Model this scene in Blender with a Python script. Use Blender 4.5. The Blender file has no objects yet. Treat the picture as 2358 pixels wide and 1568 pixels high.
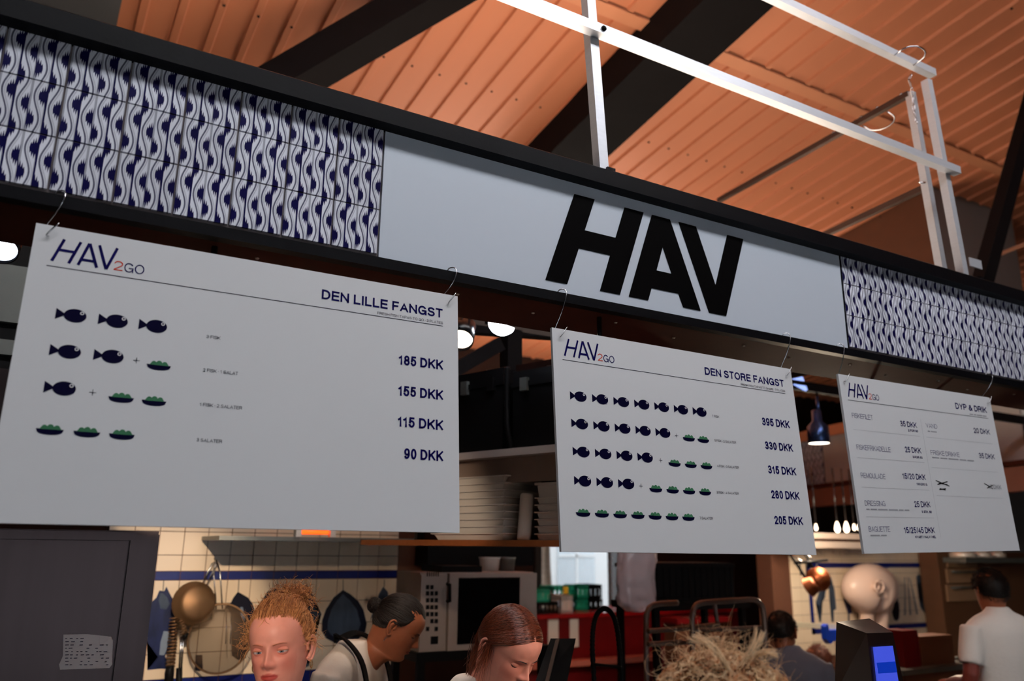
import bpy, bmesh, math, random
from mathutils import Vector, Matrix, noise as mnoise
random.seed(7)
PI = math.pi

# ------------------------------------------------------------------ camera
SC = bpy.context.scene
COL = SC.collection
Z0 = 1.85                                    # eye height of the photographer
YAW, PITCH, ROLL = (math.radians(a) for a in (29.6, 14.6, 0.63))
FPX = 2358 * 28 / 36                         # 28 mm lens on a 36 mm wide frame
_fw = Vector((math.sin(YAW) * math.cos(PITCH), math.cos(YAW) * math.cos(PITCH), math.sin(PITCH)))
_r0 = Vector((math.cos(YAW), -math.sin(YAW), 0))
_u0 = _r0.cross(_fw)
_rt = _r0 * math.cos(ROLL) + _u0 * math.sin(ROLL)
_up = _u0 * math.cos(ROLL) - _r0 * math.sin(ROLL)
EYE = Vector((0, 0, Z0))
cam_d = bpy.data.cameras.new('camera')
cam_d.sensor_width = 36
cam_d.lens = 28
cam_d.clip_start = 0.05
cam_d.clip_end = 200
cam_d.dof.use_dof = True
cam_d.dof.focus_distance = 2.45
cam_d.dof.aperture_fstop = 2.1
cam = bpy.data.objects.new('camera', cam_d)
COL.objects.link(cam)
_m = Matrix((_rt, _up, -_fw)).transposed().to_4x4()
_m.translation = EYE
cam.matrix_world = _m
SC.camera = cam

# ------------------------------------------------------------------ world, daylight, exposure
SC.view_settings.view_transform = 'Standard'
SC.view_settings.look = 'None'
SC.view_settings.gamma = 1
SC.view_settings.exposure = 0
SC.view_settings.use_curve_mapping = False
SC.cycles.adaptive_threshold = 0.12
SC.cycles.adaptive_min_samples = 12
SC.cycles.use_light_tree = False
SC.cycles.max_bounces = 5
SC.cycles.diffuse_bounces = 3
SC.cycles.glossy_bounces = 2
SC.cycles.transmission_bounces = 4
SC.cycles.transparent_max_bounces = 8
SC.cycles.sample_clamp_indirect = 4.0
SC.cycles.caustics_reflective = False
SC.cycles.caustics_refractive = False
W = bpy.data.worlds.new('overcast_sky')
W.use_nodes = True
SC.world = W
_bg = W.node_tree.nodes['Background']
_bg.inputs[0].default_value = (0.86, 0.93, 1.0, 1)
_bg.inputs[1].default_value = 3.0


def area(name, loc, target, sx, sy, power, col):
    l = bpy.data.lights.new(name, 'AREA')
    l.shape = 'RECTANGLE'
    l.size, l.size_y = sx, sy
    l.energy = power
    l.color = col
    o = bpy.data.objects.new(name, l)
    COL.objects.link(o)
    o.location = loc
    o.rotation_euler = (Vector(target) - Vector(loc)).to_track_quat('-Z', 'Y').to_euler()
    return o


def spot(name, loc, target, power, col, deg=70, blend=0.5, rad=0.03):
    l = bpy.data.lights.new(name, 'SPOT')
    l.energy = power
    l.color = col
    l.spot_size = math.radians(deg)
    l.spot_blend = blend
    l.shadow_soft_size = rad
    o = bpy.data.objects.new(name, l)
    COL.objects.link(o)
    o.location = loc
    o.rotation_euler = (Vector(target) - Vector(loc)).to_track_quat('-Z', 'Y').to_euler()
    return o


# roof glazing above and behind the customers: cool daylight
area('roof_glazing_daylight', (1.8, -0.55, Z0 + 3.95), (1.7, 2.0, Z0 + 0.5), 6.0, 0.7, 168, (0.95, 0.97, 1.0))
# unseen uplights, added above the stall and farther back to brighten the roof
area('added_uplight', (1.9, 3.1, Z0 + 1.1), (2.0, 3.3, Z0 + 4.0), 3.6, 0.8, 78, (1.0, 0.82, 0.66)).rotation_euler = (PI, 0, 0)
area('added_uplight_far', (4.6, 7.4, Z0 + 1.25), (4.6, 7.6, Z0 + 4.0), 4.0, 0.5, 110, (1.0, 0.84, 0.70)).rotation_euler = (PI, 0, 0)


# ------------------------------------------------------------------ picture geometry helpers
def ray(px, py):
    return _rt * ((px - 1179) / FPX) - _up * ((py - 784) / FPX) + _fw


def at(px, py, Y):
    v = ray(px, py)
    return EYE + v * (Y / v.y)


def at_plane(px, py, p0, n):
    v = ray(px, py)
    return EYE + v * ((Vector(p0) - EYE).dot(n) / v.dot(n))


# ------------------------------------------------------------------ materials
def lin(c):
    return tuple(((x / 255) / 12.92 if x / 255 <= 0.04045 else ((x / 255 + 0.055) / 1.055) ** 2.4) for x in c)


MATS = {}


def mat(name, rgb, rough=0.5, metal=0.0, noise=0.08, scale=14.0, bump=0.0, bscale=60.0, emit=0.0, ecol=None,
        alpha=1.0, trans=0.0, stretch=None, spec=0.5, coat=0.0):
    """rgb is display sRGB 0-255 of the surface itself"""
    if name in MATS:
        return MATS[name]
    m = bpy.data.materials.new(name)
    m.use_nodes = True
    nt = m.node_tree
    b = nt.nodes['Principled BSDF']
    c = lin(rgb)
    tc = nt.nodes.new('ShaderNodeTexCoord')
    mp = nt.nodes.new('ShaderNodeMapping')
    nt.links.new(tc.outputs['Object'], mp.inputs[0])
    if stretch:
        mp.inputs['Scale'].default_value = stretch
    nz = nt.nodes.new('ShaderNodeTexNoise')
    nz.inputs['Scale'].default_value = scale
    nz.inputs['Detail'].default_value = 4
    nt.links.new(mp.outputs[0], nz.inputs['Vector'])
    mx = nt.nodes.new('ShaderNodeMix')
    mx.data_type = 'RGBA'
    mx.inputs['A'].default_value = (*[max(0, x * (1 - noise)) for x in c], 1)
    mx.inputs['B'].default_value = (*[min(1, x * (1 + noise)) for x in c], 1)
    nt.links.new(nz.outputs['Fac'], mx.inputs['Factor'])
    nt.links.new(mx.outputs['Result'], b.inputs['Base Color'])
    b.inputs['Roughness'].default_value = rough
    b.inputs['Metallic'].default_value = metal
    b.inputs['Specular IOR Level'].default_value = spec
    b.inputs['Alpha'].default_value = alpha
    b.inputs['Transmission Weight'].default_value = trans
    b.inputs['Coat Weight'].default_value = coat
    if bump:
        nb = nt.nodes.new('ShaderNodeTexNoise')
        nb.inputs['Scale'].default_value = bscale
        nb.inputs['Detail'].default_value = 3
        nt.links.new(mp.outputs[0], nb.inputs['Vector'])
        bp = nt.nodes.new('ShaderNodeBump')
        bp.inputs['Strength'].default_value = bump
        bp.inputs['Distance'].default_value = 0.01
        nt.links.new(nb.outputs['Fac'], bp.inputs['Height'])
        nt.links.new(bp.outputs[0], b.inputs['Normal'])
    if emit:
        b.inputs['Emission Color'].default_value = (*lin(ecol or rgb), 1)
        b.inputs['Emission Strength'].default_value = emit
    MATS[name] = m
    return m


class E:
    """tiny arithmetic on shader sockets"""
    nt = None

    def __init__(self, s):
        self.s = s

    @staticmethod
    def op(kind, *a):
        n = E.nt.nodes.new('ShaderNodeMath')
        n.operation = kind
        for i, x in enumerate(a):
            if isinstance(x, E):
                E.nt.links.new(x.s, n.inputs[i])
            else:
                n.inputs[i].default_value = x
        return E(n.outputs[0])

    def __add__(s, o): return E.op('ADD', s, o)
    def __radd__(s, o): return E.op('ADD', o, s)
    def __sub__(s, o): return E.op('SUBTRACT', s, o)
    def __rsub__(s, o): return E.op('SUBTRACT', o, s)
    def __mul__(s, o): return E.op('MULTIPLY', s, o)
    def __rmul__(s, o): return E.op('MULTIPLY', o, s)
    def __truediv__(s, o): return E.op('DIVIDE', s, o)
    def lt(s, o): return E.op('LESS_THAN', s, o)
    def gt(s, o): return E.op('GREATER_THAN', s, o)
    def fr(s): return E.op('FRACT', s)
    def ab(s): return E.op('ABSOLUTE', s)
    def cos(s): return E.op('COSINE', s)
    def mx(s, o): return E.op('MAXIMUM', s, o)


def wave_tile_mat():
    m = bpy.data.materials.new('blue_white_wave_tile')
    m.use_nodes = True
    nt = E.nt = m.node_tree
    b = nt.nodes['Principled BSDF']
    tc = nt.nodes.new('ShaderNodeTexCoord')
    sp = nt.nodes.new('ShaderNodeSeparateXYZ')
    nt.links.new(tc.outputs['Object'], sp.inputs[0])
    u = E(sp.outputs['X']) * (1 / 0.129) + 0.5
    v = E(sp.outputs['Z']) * (1 / 0.129) + 0.5
    colb = (u * 2).fr().gt(0.5)
    s = (u * 4).fr()
    vm = 0.72 - colb * 0.2
    sc = 0.5 - ((v - vm) * (2 * PI)).cos() * 0.24
    thin = (s - sc).ab().lt(0.06)
    halo = (s - sc - 0.16).ab().lt(0.045)
    tri = ((s * 7).fr() - 0.5).ab() * 2            # ragged brush ends of the eyes

    def eye(d, dv):
        q = E.op('SQRT', (1 - (d / 0.48) * (d / 0.48)).mx(0))
        return dv.ab().lt(q * (0.10 + tri * 0.13))
    right = eye(1 - s, v - vm)
    dv = ((v - vm + 1.0).fr()) - 0.5
    left = eye(s, dv)
    bar = s.lt(0.12) * (0.5 + colb * 0.5)
    bar2 = s.gt(0.95) * 0.4
    navy = thin * 0.85
    navy = navy.mx(right).mx(left).mx(bar).mx(bar2).mx(halo * 0.28)
    obj = nt.nodes.new('ShaderNodeObjectInfo')
    mixn = nt.nodes.new('ShaderNodeMix')
    mixn.data_type = 'RGBA'
    mixn.inputs['A'].default_value = (0.74, 0.76, 0.84, 1)
    mixn.inputs['B'].default_value = (0.004, 0.003, 0.055, 1)
    nt.links.new(navy.s, mixn.inputs['Factor'])
    hv = nt.nodes.new('ShaderNodeHueSaturation')
    val = E(obj.outputs['Random']) * 0.2 + 0.9
    nt.links.new(val.s, hv.inputs['Value'])
    nt.links.new(mixn.outputs['Result'], hv.inputs['Color'])
    nt.links.new(hv.outputs[0], b.inputs['Base Color'])
    b.inputs['Roughness'].default_value = 0.3
    b.inputs['Specular IOR Level'].default_value = 0.12
    MATS['wave'] = m
    return m


# ------------------------------------------------------------------ mesh helpers
class MB:
    def __init__(self):
        self.bm = bmesh.new()
        self.mi = 0

    def poly(self, pts):
        vs = [self.bm.verts.new(p) for p in pts]
        f = self.bm.faces.new(vs)
        f.material_index = self.mi
        return f

    def hexa(self, p):          # 8 points: bottom 4 ccw, top 4 ccw
        vs = [self.bm.verts.new(q) for q in p]
        for f in ((3, 2, 1, 0), (4, 5, 6, 7), (0, 1, 5, 4), (1, 2, 6, 5), (2, 3, 7, 6), (3, 0, 4, 7)):
            self.bm.faces.new([vs[i] for i in f]).material_index = self.mi
        return self

    def box(self, x0, x1, y0, y1, z0, z1):
        return self.hexa([(x0, y0, z0), (x1, y0, z0), (x1, y1, z0), (x0, y1, z0),
                          (x0, y0, z1), (x1, y0, z1), (x1, y1, z1), (x0, y1, z1)])

    def obox(self, M, sx, sy, sz):
        h = [(-1, -1, -1), (1, -1, -1), (1, 1, -1), (-1, 1, -1), (-1, -1, 1), (1, -1, 1), (1, 1, 1), (-1, 1, 1)]
        return self.hexa([M @ Vector((a * sx / 2, b * sy / 2, c * sz / 2)) for a, b, c in h])

    def bar(self, a, b, w, h, upv=(0, 0, 1), roll=0):
        a, b = Vector(a), Vector(b)
        d = (b - a).normalized()
        s = d.cross(Vector(upv)).normalized()
        t = s.cross(d)
        if roll:
            q = Matrix.Rotation(roll, 3, d)
            s, t = q @ s, q @ t
        s, t = s * w / 2, t * h / 2
        return self.hexa([a - s - t, a + s - t, b + s - t, b - s - t, a - s + t, a + s + t, b + s + t, b - s + t])

    def tube(self, pts, r, seg=8, cap=True, closed=False):
        pts = [Vector(p) for p in pts]
        n = len(pts)
        rs = r if isinstance(r, (list, tuple)) else [r] * n
        rings = []
        prev = None
        for i, p in enumerate(pts):
            if closed:
                d = pts[(i + 1) % n] - pts[i - 1]
            else:
                d = pts[min(i + 1, n - 1)] - pts[max(i - 1, 0)]
            if d.length < 1e-9:
                d = Vector((0, 0, 1))
            d.normalize()
            if prev is None:
                ref = Vector((0, 0, 1)) if abs(d.z) < 0.9 else Vector((1, 0, 0))
                s = d.cross(ref).normalized()
            else:
                s = prev - d * prev.dot(d)
                s = s.normalized() if s.length > 1e-6 else d.orthogonal().normalized()
            prev = s
            t = d.cross(s)
            rings.append([self.bm.verts.new(p + (s * math.cos(2 * PI * k / seg) + t * math.sin(2 * PI * k / seg)) * rs[i])
                          for k in range(seg)])
        m = n if closed else n - 1
        for i in range(m):
            A, B = rings[i], rings[(i + 1) % n]
            for k in range(seg):
                f = self.bm.faces.new((A[k], A[(k + 1) % seg], B[(k + 1) % seg], B[k]))
                f.material_index = self.mi
                f.smooth = True
        if cap and not closed and seg > 2:
            self.bm.faces.new(rings[0][::-1]).material_index = self.mi
            self.bm.faces.new(rings[-1]).material_index = self.mi
        return self

    def lathe(self, prof, M=None, seg=24, cap=True):
        """prof: list of (radius, height); revolved about local Z of M"""
        M = M or Matrix()
        rings = [[self.bm.verts.new(M @ Vector((r * math.cos(2 * PI * k / seg), r * math.sin(2 * PI * k / seg), h)))
                  for k in range(seg)] for r, h in prof]
        for A, B in zip(rings, rings[1:]):
            for k in range(seg):
                f = self.bm.faces.new((A[k], A[(k + 1) % seg], B[(k + 1) % seg], B[k]))
                f.material_index = self.mi
                f.smooth = True
        if cap:
            self.bm.faces.new(rings[0][::-1]).material_index = self.mi
            self.bm.faces.new(rings[-1]).material_index = self.mi
        return self

    def prism(self, pts, M, th):
        """2-D outline (x, z of M) given thickness th along M's -y .. 0"""
        n = len(pts)
        a = [self.bm.verts.new(M @ Vector((x, 0, z))) for x, z in pts]
        b = [self.bm.verts.new(M @ Vector((x, -th, z))) for x, z in pts]
        fs = [self.bm.faces.new(a[::-1]), self.bm.faces.new(b)]
        for i in range(n):
            fs.append(self.bm.faces.new((a[i], a[(i + 1) % n], b[(i + 1) % n], b[i])))
        for f in fs:
            f.material_index = self.mi
        return self

    def build(self, name, material=None, parent=None, local=False, bevel=0.0, smooth=False, recalc=True, bseg=2):
        bm = self.bm
        if bevel:
            bmesh.ops.bevel(bm, geom=[e for e in bm.edges if len(e.link_faces) == 2 and e.calc_face_angle(0) > 0.5],
                            offset=bevel, segments=bseg, profile=0.7, affect='EDGES')
        if recalc:
            bmesh.ops.recalc_face_normals(bm, faces=bm.faces)
        me = bpy.data.meshes.new(name)
        bm.to_mesh(me)
        bm.free()
        if smooth:
            for p in me.polygons:
                p.use_smooth = True
        return link(name, me, material, parent, local)


def wmat(o):
    if o.parent:
        return wmat(o.parent) @ o.matrix_parent_inverse @ o.matrix_basis
    return o.matrix_basis.copy()


def link(name, me, material=None, parent=None, local=False):
    o = bpy.data.objects.new(name, me)
    if material is not None:
        for m in (material if isinstance(material, (list, tuple)) else [material]):
            me.materials.append(m)
    COL.objects.link(o)
    if parent is not None:
        o.parent = parent
        if not local:
            o.matrix_parent_inverse = wmat(parent).inverted()
    return o


def thing(name, label, cat, loc=(0, 0, 0), group=None, rot=None, kind=None):
    o = bpy.data.objects.new(name, None)
    o.empty_display_size = 0.1
    COL.objects.link(o)
    o.location = loc
    if rot:
        o.rotation_euler = rot
    tag(o, label, cat, group, kind)
    return o


def tag(o, label=None, cat=None, group=None, kind=None):
    if label:
        o['label'] = label
    if cat:
        o['category'] = cat
    if group:
        o['group'] = group
    if kind:
        o['kind'] = kind
    return o


def struct(o, label=None):
    o['kind'] = 'structure'
    if label:
        o['label'] = label
    return o


def arc(cx, cy, rx, ry, a0, a1, n=9):
    return [(cx + rx * math.cos(math.radians(a0 + (a1 - a0) * i / n)), cy + ry * math.sin(math.radians(a0 + (a1 - a0) * i / n))) for i in range(n + 1)]


def _o(cx, cy, rx, ry):
    return ('c', arc(cx, cy, rx, ry, 0, 345, 22))


GL = {   # grotesque capitals as centre lines in a unit box: (width, strokes)
    'A': (.72, [[(0, 0), (.5, 1), (1, 0)], [(.18, .3), (.82, .3)]]),
    'B': (.68, [[(0, .53), (0, 1), (.55, 1)] + arc(.55, .765, .38, .235, 80, -90) + [(0, .53)], [(.55, .53)] + arc(.55, .265, .45, .265, 80, -90) + [(0, 0), (0, .53)]]),
    'D': (.70, [[(.3, 0), (0, 0), (0, 1), (.35, 1)] + arc(.4, .5, .6, .5, 85, -85) + [(.3, 0)]]),
    'E': (.62, [[(1, 1), (0, 1), (0, 0), (1, 0)], [(0, .52), (.92, .52)]]),
    'F': (.58, [[(1, 1), (0, 1), (0, 0)], [(0, .5), (.88, .5)]]),
    'G': (.76, [arc(.5, .5, .5, .5, 40, 330, 18), [(1, 0), (1, .44), (.56, .44)]]),
    'H': (.70, [[(0, 0), (0, 1)], [(1, 0), (1, 1)], [(0, .52), (1, .52)]]),
    'I': (.0, [[(.5, 0), (.5, 1)]]),
    'K': (.70, [[(0, 0), (0, 1)], [(1, 1), (.05, .36)], [(.36, .58), (1, 0)]]),
    'L': (.56, [[(0, 1), (0, 0), (1, 0)]]),
    'M': (.82, [[(0, 0), (0, 1)], [(0, 1), (.5, .05), (1, 1)], [(1, 1), (1, 0)]]),
    'N': (.70, [[(0, 0), (0, 1)], [(0, 1), (1, 0)], [(1, 0), (1, 1)]]),
    'O': (.78, [_o(.5, .5, .5, .5)]),
    'P': (.66, [[(0, 0), (0, 1), (.55, 1)] + arc(.6, .73, .4, .27, 85, -85) + [(0, .46)]]),
    'R': (.70, [[(0, 0), (0, 1), (.55, 1)] + arc(.58, .75, .38, .25, 85, -85) + [(0, .5)], [(.55, .5), (.86, .38), (.92, 0)]]),
    'S': (.66, [arc(.5, .755, .46, .245, 25, 250, 12) + arc(.5, .255, .5, .255, 80, -160, 13)]),
    'T': (.62, [[(0, 1), (1, 1)], [(.5, 1), (.5, 0)]]),
    'U': (.70, [[(0, 1), (0, .36)] + arc(.5, .36, .5, .36, 180, 360, 10) + [(1, 1)]]),
    'V': (.70, [[(0, 1), (.5, 0), (1, 1)]]),
    'Y': (.68, [[(0, 1), (.5, .42), (1, 1)], [(.5, .42), (.5, 0)]]),
    '0': (.56, [_o(.5, .5, .5, .5)]),
    '1': (.40, [[(0, .74), (.45, .82), (.7, 1), (.7, 0)]]),
    '2': (.56, [arc(.5, .70, .48, .30, 165, -30, 10) + [(.05, .05), (.02, 0), (1, 0)]]),
    '3': (.56, [arc(.48, .755, .44, .245, 155, -80, 10), arc(.48, .265, .52, .265, 85, -155, 11), [(.36, .52), (.56, .52)]]),
    '4': (.58, [[(.74, 0), (.74, 1), (0, .28), (1, .28)]]),
    '5': (.56, [[(.92, 1), (.18, 1), (.08, .5)], [(.08, .5)] + arc(.48, .33, .52, .33, 130, -155, 12)]),
    '6': (.56, [_o(.5, .31, .5, .31), arc(.55, .5, .55, .5, 50, 190, 10)]),
    '7': (.54, [[(0, 1), (1, 1), (.35, 0)]]),
    '8': (.56, [_o(.5, .755, .43, .245), _o(.5, .265, .5, .265)]),
    '9': (.56, [_o(.5, .69, .5, .31), arc(.45, .5, .55, .5, -130, 10, 10)]),
    '/': (.30, [[(0, 0), (1, 1)]]),
    '&': (.76, [[(1, 0), (.26, .72), (.3, .92), (.48, 1), (.66, .9), (.62, .72), (.14, .42), (.02, .22), (.2, .03), (.5, 0), (.78, .16), (.95, .44)]]),
    '-': (.30, [[(.1, .4), (.9, .4)]]), '\u00b7': (.0, [[(.5, .42), (.5, .5)]]), '.': (.0, [[(.5, 0), (.5, .02)]]),
}


def ribbon(bm, pts, w, y, lo, hi, closed=False):
    n = len(pts)
    V2 = [Vector(p) for p in pts]
    L, R = [], []
    for i in range(n):
        if closed:
            d0, d1 = V2[i] - V2[i - 1], V2[(i + 1) % n] - V2[i]
        else:
            d0 = V2[i] - V2[i - 1] if i else V2[1] - V2[0]
            d1 = V2[i + 1] - V2[i] if i < n - 1 else d0
        d0, d1 = d0.normalized(), d1.normalized()
        n0, n1 = Vector((-d0.y, d0.x)), Vector((-d1.y, d1.x))
        m = n0 + n1
        m = m.normalized() if m.length > 1e-5 else n0
        k = 1 / max(0.35, m.dot(n0))
        p = V2[i].copy()
        if not closed and i == 0:
            p -= d1 * w / 2
        if not closed and i == n - 1:
            p += d0 * w / 2
        for S, sg in ((L, 1), (R, -1)):
            q = p + m * (w / 2 * k * sg)
            S.append(bm.verts.new((q.x, y, min(hi, max(lo, q.y)))))
    for i in range(n if closed else n - 1):
        j = (i + 1) % n
        bm.faces.new((L[i], L[j], R[j], R[i]))


def text_mesh(s, x0, x1, base, cap, wt=0.15, y=0.0):
    """mesh of a line of lettering in the x-z plane, spanning x0..x1, cap height cap, baseline z=base"""
    adv, x = [], 0.0
    for ch in s:
        if ch == ' ':
            x += 0.30
            continue
        w = GL[ch][0] + (wt if GL[ch][0] == 0 else 0)
        adv.append((ch, x, w))
        x += w + 0.10 + 0.05 * (0.15 - wt)
    tot = adv[-1][1] + adv[-1][2]
    kx = (x1 - x0) / tot
    bm = bmesh.new()
    stem = wt * cap * min(1.0, (0.35 + 0.65 * kx / cap))
    for n, (ch, gx, gw) in enumerate(adv):
        yy = y - 0.00002 * (n % 2)
        for st in GL[ch][1]:
            closed = isinstance(st, tuple)
            pts = st[1] if closed else st
            X0, Wd = x0 + gx * kx, gw * kx
            pp = []
            for a, b in pts:
                q = (X0 + stem / 2 + a * max(0.0, Wd - stem), base + stem / 2 + b * (cap - stem))
                if not pp or (q[0] - pp[-1][0]) ** 2 + (q[1] - pp[-1][1]) ** 2 > 1e-12:
                    pp.append(q)
            if len(pp) > 1:
                ribbon(bm, pp, stem, yy, base, base + cap, closed)
    me = bpy.data.meshes.new('lettering')
    bm.to_mesh(me)
    bm.free()
    return me


def outline(name, pts, M, th, material, parent, z=None, **k):
    b = MB()
    b.prism(pts, M, th)
    return b.build(name, material, parent, **k)
# ================================================================== the hall
m_steel_black = mat('black_painted_steel', (20, 17, 18), 0.7, noise=0.25, scale=6, spec=0.08)
m_roof = mat('copper_orange_roof_sheet', (214, 134, 96), 0.5, metal=0.1, noise=0.08, scale=3, stretch=(1, 0.15, 1))
m_roof2 = mat('pale_orange_purlin', (224, 148, 108), 0.5, metal=0.1, noise=0.06, scale=5)
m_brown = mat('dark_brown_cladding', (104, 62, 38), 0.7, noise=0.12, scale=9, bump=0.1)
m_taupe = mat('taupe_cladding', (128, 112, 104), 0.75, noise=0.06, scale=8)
m_greywall = mat('grey_hall_wall', (84, 84, 86), 0.8, noise=0.10, scale=2.5, bump=0.1)
m_concrete = mat('grey_concrete_floor', (108, 104, 100), 0.6, noise=0.18, scale=4, bump=0.1)

RD = ray(-60, 1620).normalized()             # the roof's ribs run into the hall and fall away
RN = Vector((1, 0, 0)).cross(RD).normalized()
if RN.z < 0:
    RN = -RN
RC = Vector((0, 5, Z0 + 3.3))


def roof(px, py, off=0.0):
    return at_plane(px, py, RC - RN * off, RN)


def roof_ab(p):
    d = p - RC
    b = d.dot(RN.cross(Vector((1, 0, 0)))) / RD.dot(RN.cross(Vector((1, 0, 0))))
    return (d - RD * b).x, b


a_left = roof_ab(roof(274, 30))[0]
b = MB()
per = 0.215
prof = [(0.0, 0), (0.098, 0), (0.108, 0.020), (0.150, 0.020), (0.160, 0.0)]
cols = []
a = a_left
while a < 17:
    for da, h in prof:
        cols.append((a + da, h))
    a += per
led_b = roof_ab(roof(1758, 150))[1]
for (b0, b1, lift) in ((-13.5, led_b, 0.0), (led_b, 5.6, 0.035)):
    r0 = [b.bm.verts.new(RC + Vector((x, 0, 0)) + RD * b0 + RN * (lift - h)) for x, h in cols]
    r1 = [b.bm.verts.new(RC + Vector((x, 0, 0)) + RD * b1 + RN * (lift - h)) for x, h in cols]
    for i in range(len(cols) - 1):
        b.bm.faces.new((r0[i], r0[i + 1], r1[i + 1], r1[i]))
ceil = struct(b.build('ceiling', m_roof), 'orange corrugated metal roof sheets over the hall')
# solid deck above, so no daylight leaks through the sheets
b = MB()
up = RN * 0.12
q = [RC + Vector((-9, 0, 0)) + RD * -13.6, RC + Vector((17.5, 0, 0)) + RD * -13.6, RC + Vector((17.5, 0, 0)) + RD * 5.7, RC + Vector((-9, 0, 0)) + RD * 5.7]
b.hexa([p + up for p in q] + [p + up + RN * 0.1 for p in q])
struct(b.build('roof_deck', m_greywall, ceil), None)
# grey soffit beside the first sheet
b = MB()
q = [RC + Vector((-9, 0, 0)) + RD * -13.6, RC + Vector((a_left, 0, 0)) + RD * -13.6, RC + Vector((a_left, 0, 0)) + RD * 5.6, RC + Vector((-9, 0, 0)) + RD * 5.6]
b.hexa([p - RN * 0.03 for p in q] + [p + RN * 0.1 for p in q])
b.build('grey_soffit', m_greywall, ceil)
# flat strip where two lengths of sheet overlap
b = MB()
p0 = RC + RD * (led_b + 0.01)
b.hexa([p0 + Vector((x, 0, 0)) + RD * d - RN * h for h in (0.022, -0.02) for x, d in ((a_left, 0), (17, 0), (17, 0.10), (a_left, 0.10))])
b.build('lap_strip', m_roof2, ceil)
# screw heads in rows across the sheets
b = MB()
for bb in (led_b + 1.1, led_b + 2.35, led_b - 1.2):
    x = a_left + 0.13
    while x < 9:
        p = RC + Vector((x, 0, 0)) + RD * bb - RN * 0.024
        b.lathe([(0.009, -0.003), (0.009, 0.004)], Matrix.Translation(p), 6)
        x += per
o = b.build('roof_screws', m_steel_black, ceil)
o['kind'] = 'stuff'


def struct_beam(name, pts4, down, m, parent=None):
    """pts4: two lower-left / two lower-right points; box rises from them"""
    b = MB()
    b.hexa(list(pts4) + [p + RN * down for p in pts4])
    return struct(b.build(name, m, parent))


# rafter along the ribs (in the middle of the picture)
def ext(p, q, k):
    return p + (q - p) * k


dl = 0.26
L0, L1 = roof(1273, 346, dl), roof(1619, 0, dl)
R0, R1 = roof(1402, 360, dl), roof(1782, 14, dl)
LL0, LL1 = ext(L0, L1, -1.2), ext(L0, L1, 3.0)
RR0, RR1 = ext(R0, R1, -1.2), ext(R0, R1, 3.0)
o = struct_beam('beam_rafter', (LL0, RR0, RR1, LL1), dl + 0.02, m_steel_black)
o['label'] = 'black steel rafter running under the orange roof sheets'
S0, S1 = roof(1238, 344, 0.05), roof(1590, 0, 0.05)
T0, T1 = roof(1290, 346, 0.05), roof(1640, 0, 0.05)
b = MB()
q = (ext(S0, S1, -1.2), ext(T0, T1, -1.2), ext(T0, T1, 3), ext(S0, S1, 3))
b.hexa(list(q) + [p + RN * 0.08 for p in q])
b.build('orange_flashing', m_roof2, o)

# raking struts
b = MB()
lo, hi = at(685, 173, 4.5), at(982, 0, 4.05)
b.bar(ext(lo, hi, -1.3), ext(lo, hi, 2.6), 0.24, 0.2)
o = struct(b.build('beam_strut', m_steel_black))
o['label'] = 'black raking roof strut rising behind the left tiles'
b = MB()
lo, hi = at(2279, 588, 2.95), at(2347, 340, 2.9)
b.bar(ext(lo, hi, -2.0), ext(lo, hi, 1.75), 0.10, 0.10)
o = struct(b.build('beam_strut', m_steel_black))
o['label'] = 'black raking roof strut at the far end of the stall'
b = MB()
b.bar(at(2262, 602, 3.05), at(2420, 537, 3.05), 0.036, 0.026)
o = struct(b.build('trim_1', m_roof2))
o['label'] = 'slim orange bar running from the far black strut'

# brown bulkhead hanging from the roof on the far side
c0, c1, c2 = roof(1890, 574), roof(2146, 436), roof(2330, 503)
c3 = c0 + (c2 - c1)
dn = Vector((0, 0, -1.3))
b = MB()
lo = [p + dn for p in (c0, c1, c2, c3)]
hi = [p + Vector((0, 0, 0.3)) for p in (c0, c1, c2, c3)]
b.hexa(lo + hi)
bm = b.bm
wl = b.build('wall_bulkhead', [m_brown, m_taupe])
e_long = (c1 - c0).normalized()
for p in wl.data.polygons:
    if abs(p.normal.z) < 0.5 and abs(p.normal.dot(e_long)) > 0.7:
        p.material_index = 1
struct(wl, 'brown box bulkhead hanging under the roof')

# floor and outer walls
b = MB()
b.box(-9, 17, -8, 30, -0.2, 0)
struct(b.build('floor', m_concrete))
b = MB()
b.box(-7.2, -7, -8, 10, 0, 8)
struct(b.build('wall_left', m_greywall))
b = MB()
b.box(16, 16.2, -8, 10, 0, 8)
struct(b.build('wall_right', m_greywall))
# back wall with the window opening behind the kitchen
YB = 9.5
wx0, wx1 = at(1238, 1340, YB).x, at(1424, 1340, YB).x
wz0, wz1 = 0.9, at(1330, 1248, YB).z + 0.25
m_darkwall = mat('dark_brown_back_wall', (40, 26, 22), 0.8, noise=0.2, scale=3, spec=0.1)
b = MB()
b.box(-7, wx0, YB, YB + 0.25, 0, 6)
b.box(wx1, 16, YB, YB + 0.25, 0, 6)
b.box(wx0, wx1, YB, YB + 0.25, 0, wz0)
b.box(wx0, wx1, YB, YB + 0.25, wz1, 6)
struct(b.build('wall_back', m_darkwall))
m_wframe = mat('black_window_frame', (18, 18, 20), 0.4, noise=0.1)
m_glass = mat('clear_glass', (235, 245, 245), 0.02, noise=0.0, alpha=0.06)
win = thing('window_1', None, None, ((wx0 + wx1) / 2, YB, wz0))
struct(win, 'tall black framed window behind the kitchen')
b = MB()
b.box(wx0 - 0.06, wx0 + 0.04, YB - 0.04, YB + 0.1, wz0, wz1)
b.box(wx1 - 0.04, wx1 + 0.06, YB - 0.04, YB + 0.1, wz0, wz1)
b.box(wx0, wx1, YB - 0.04, YB + 0.1, wz1 - 0.05, wz1 + 0.05)
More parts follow.
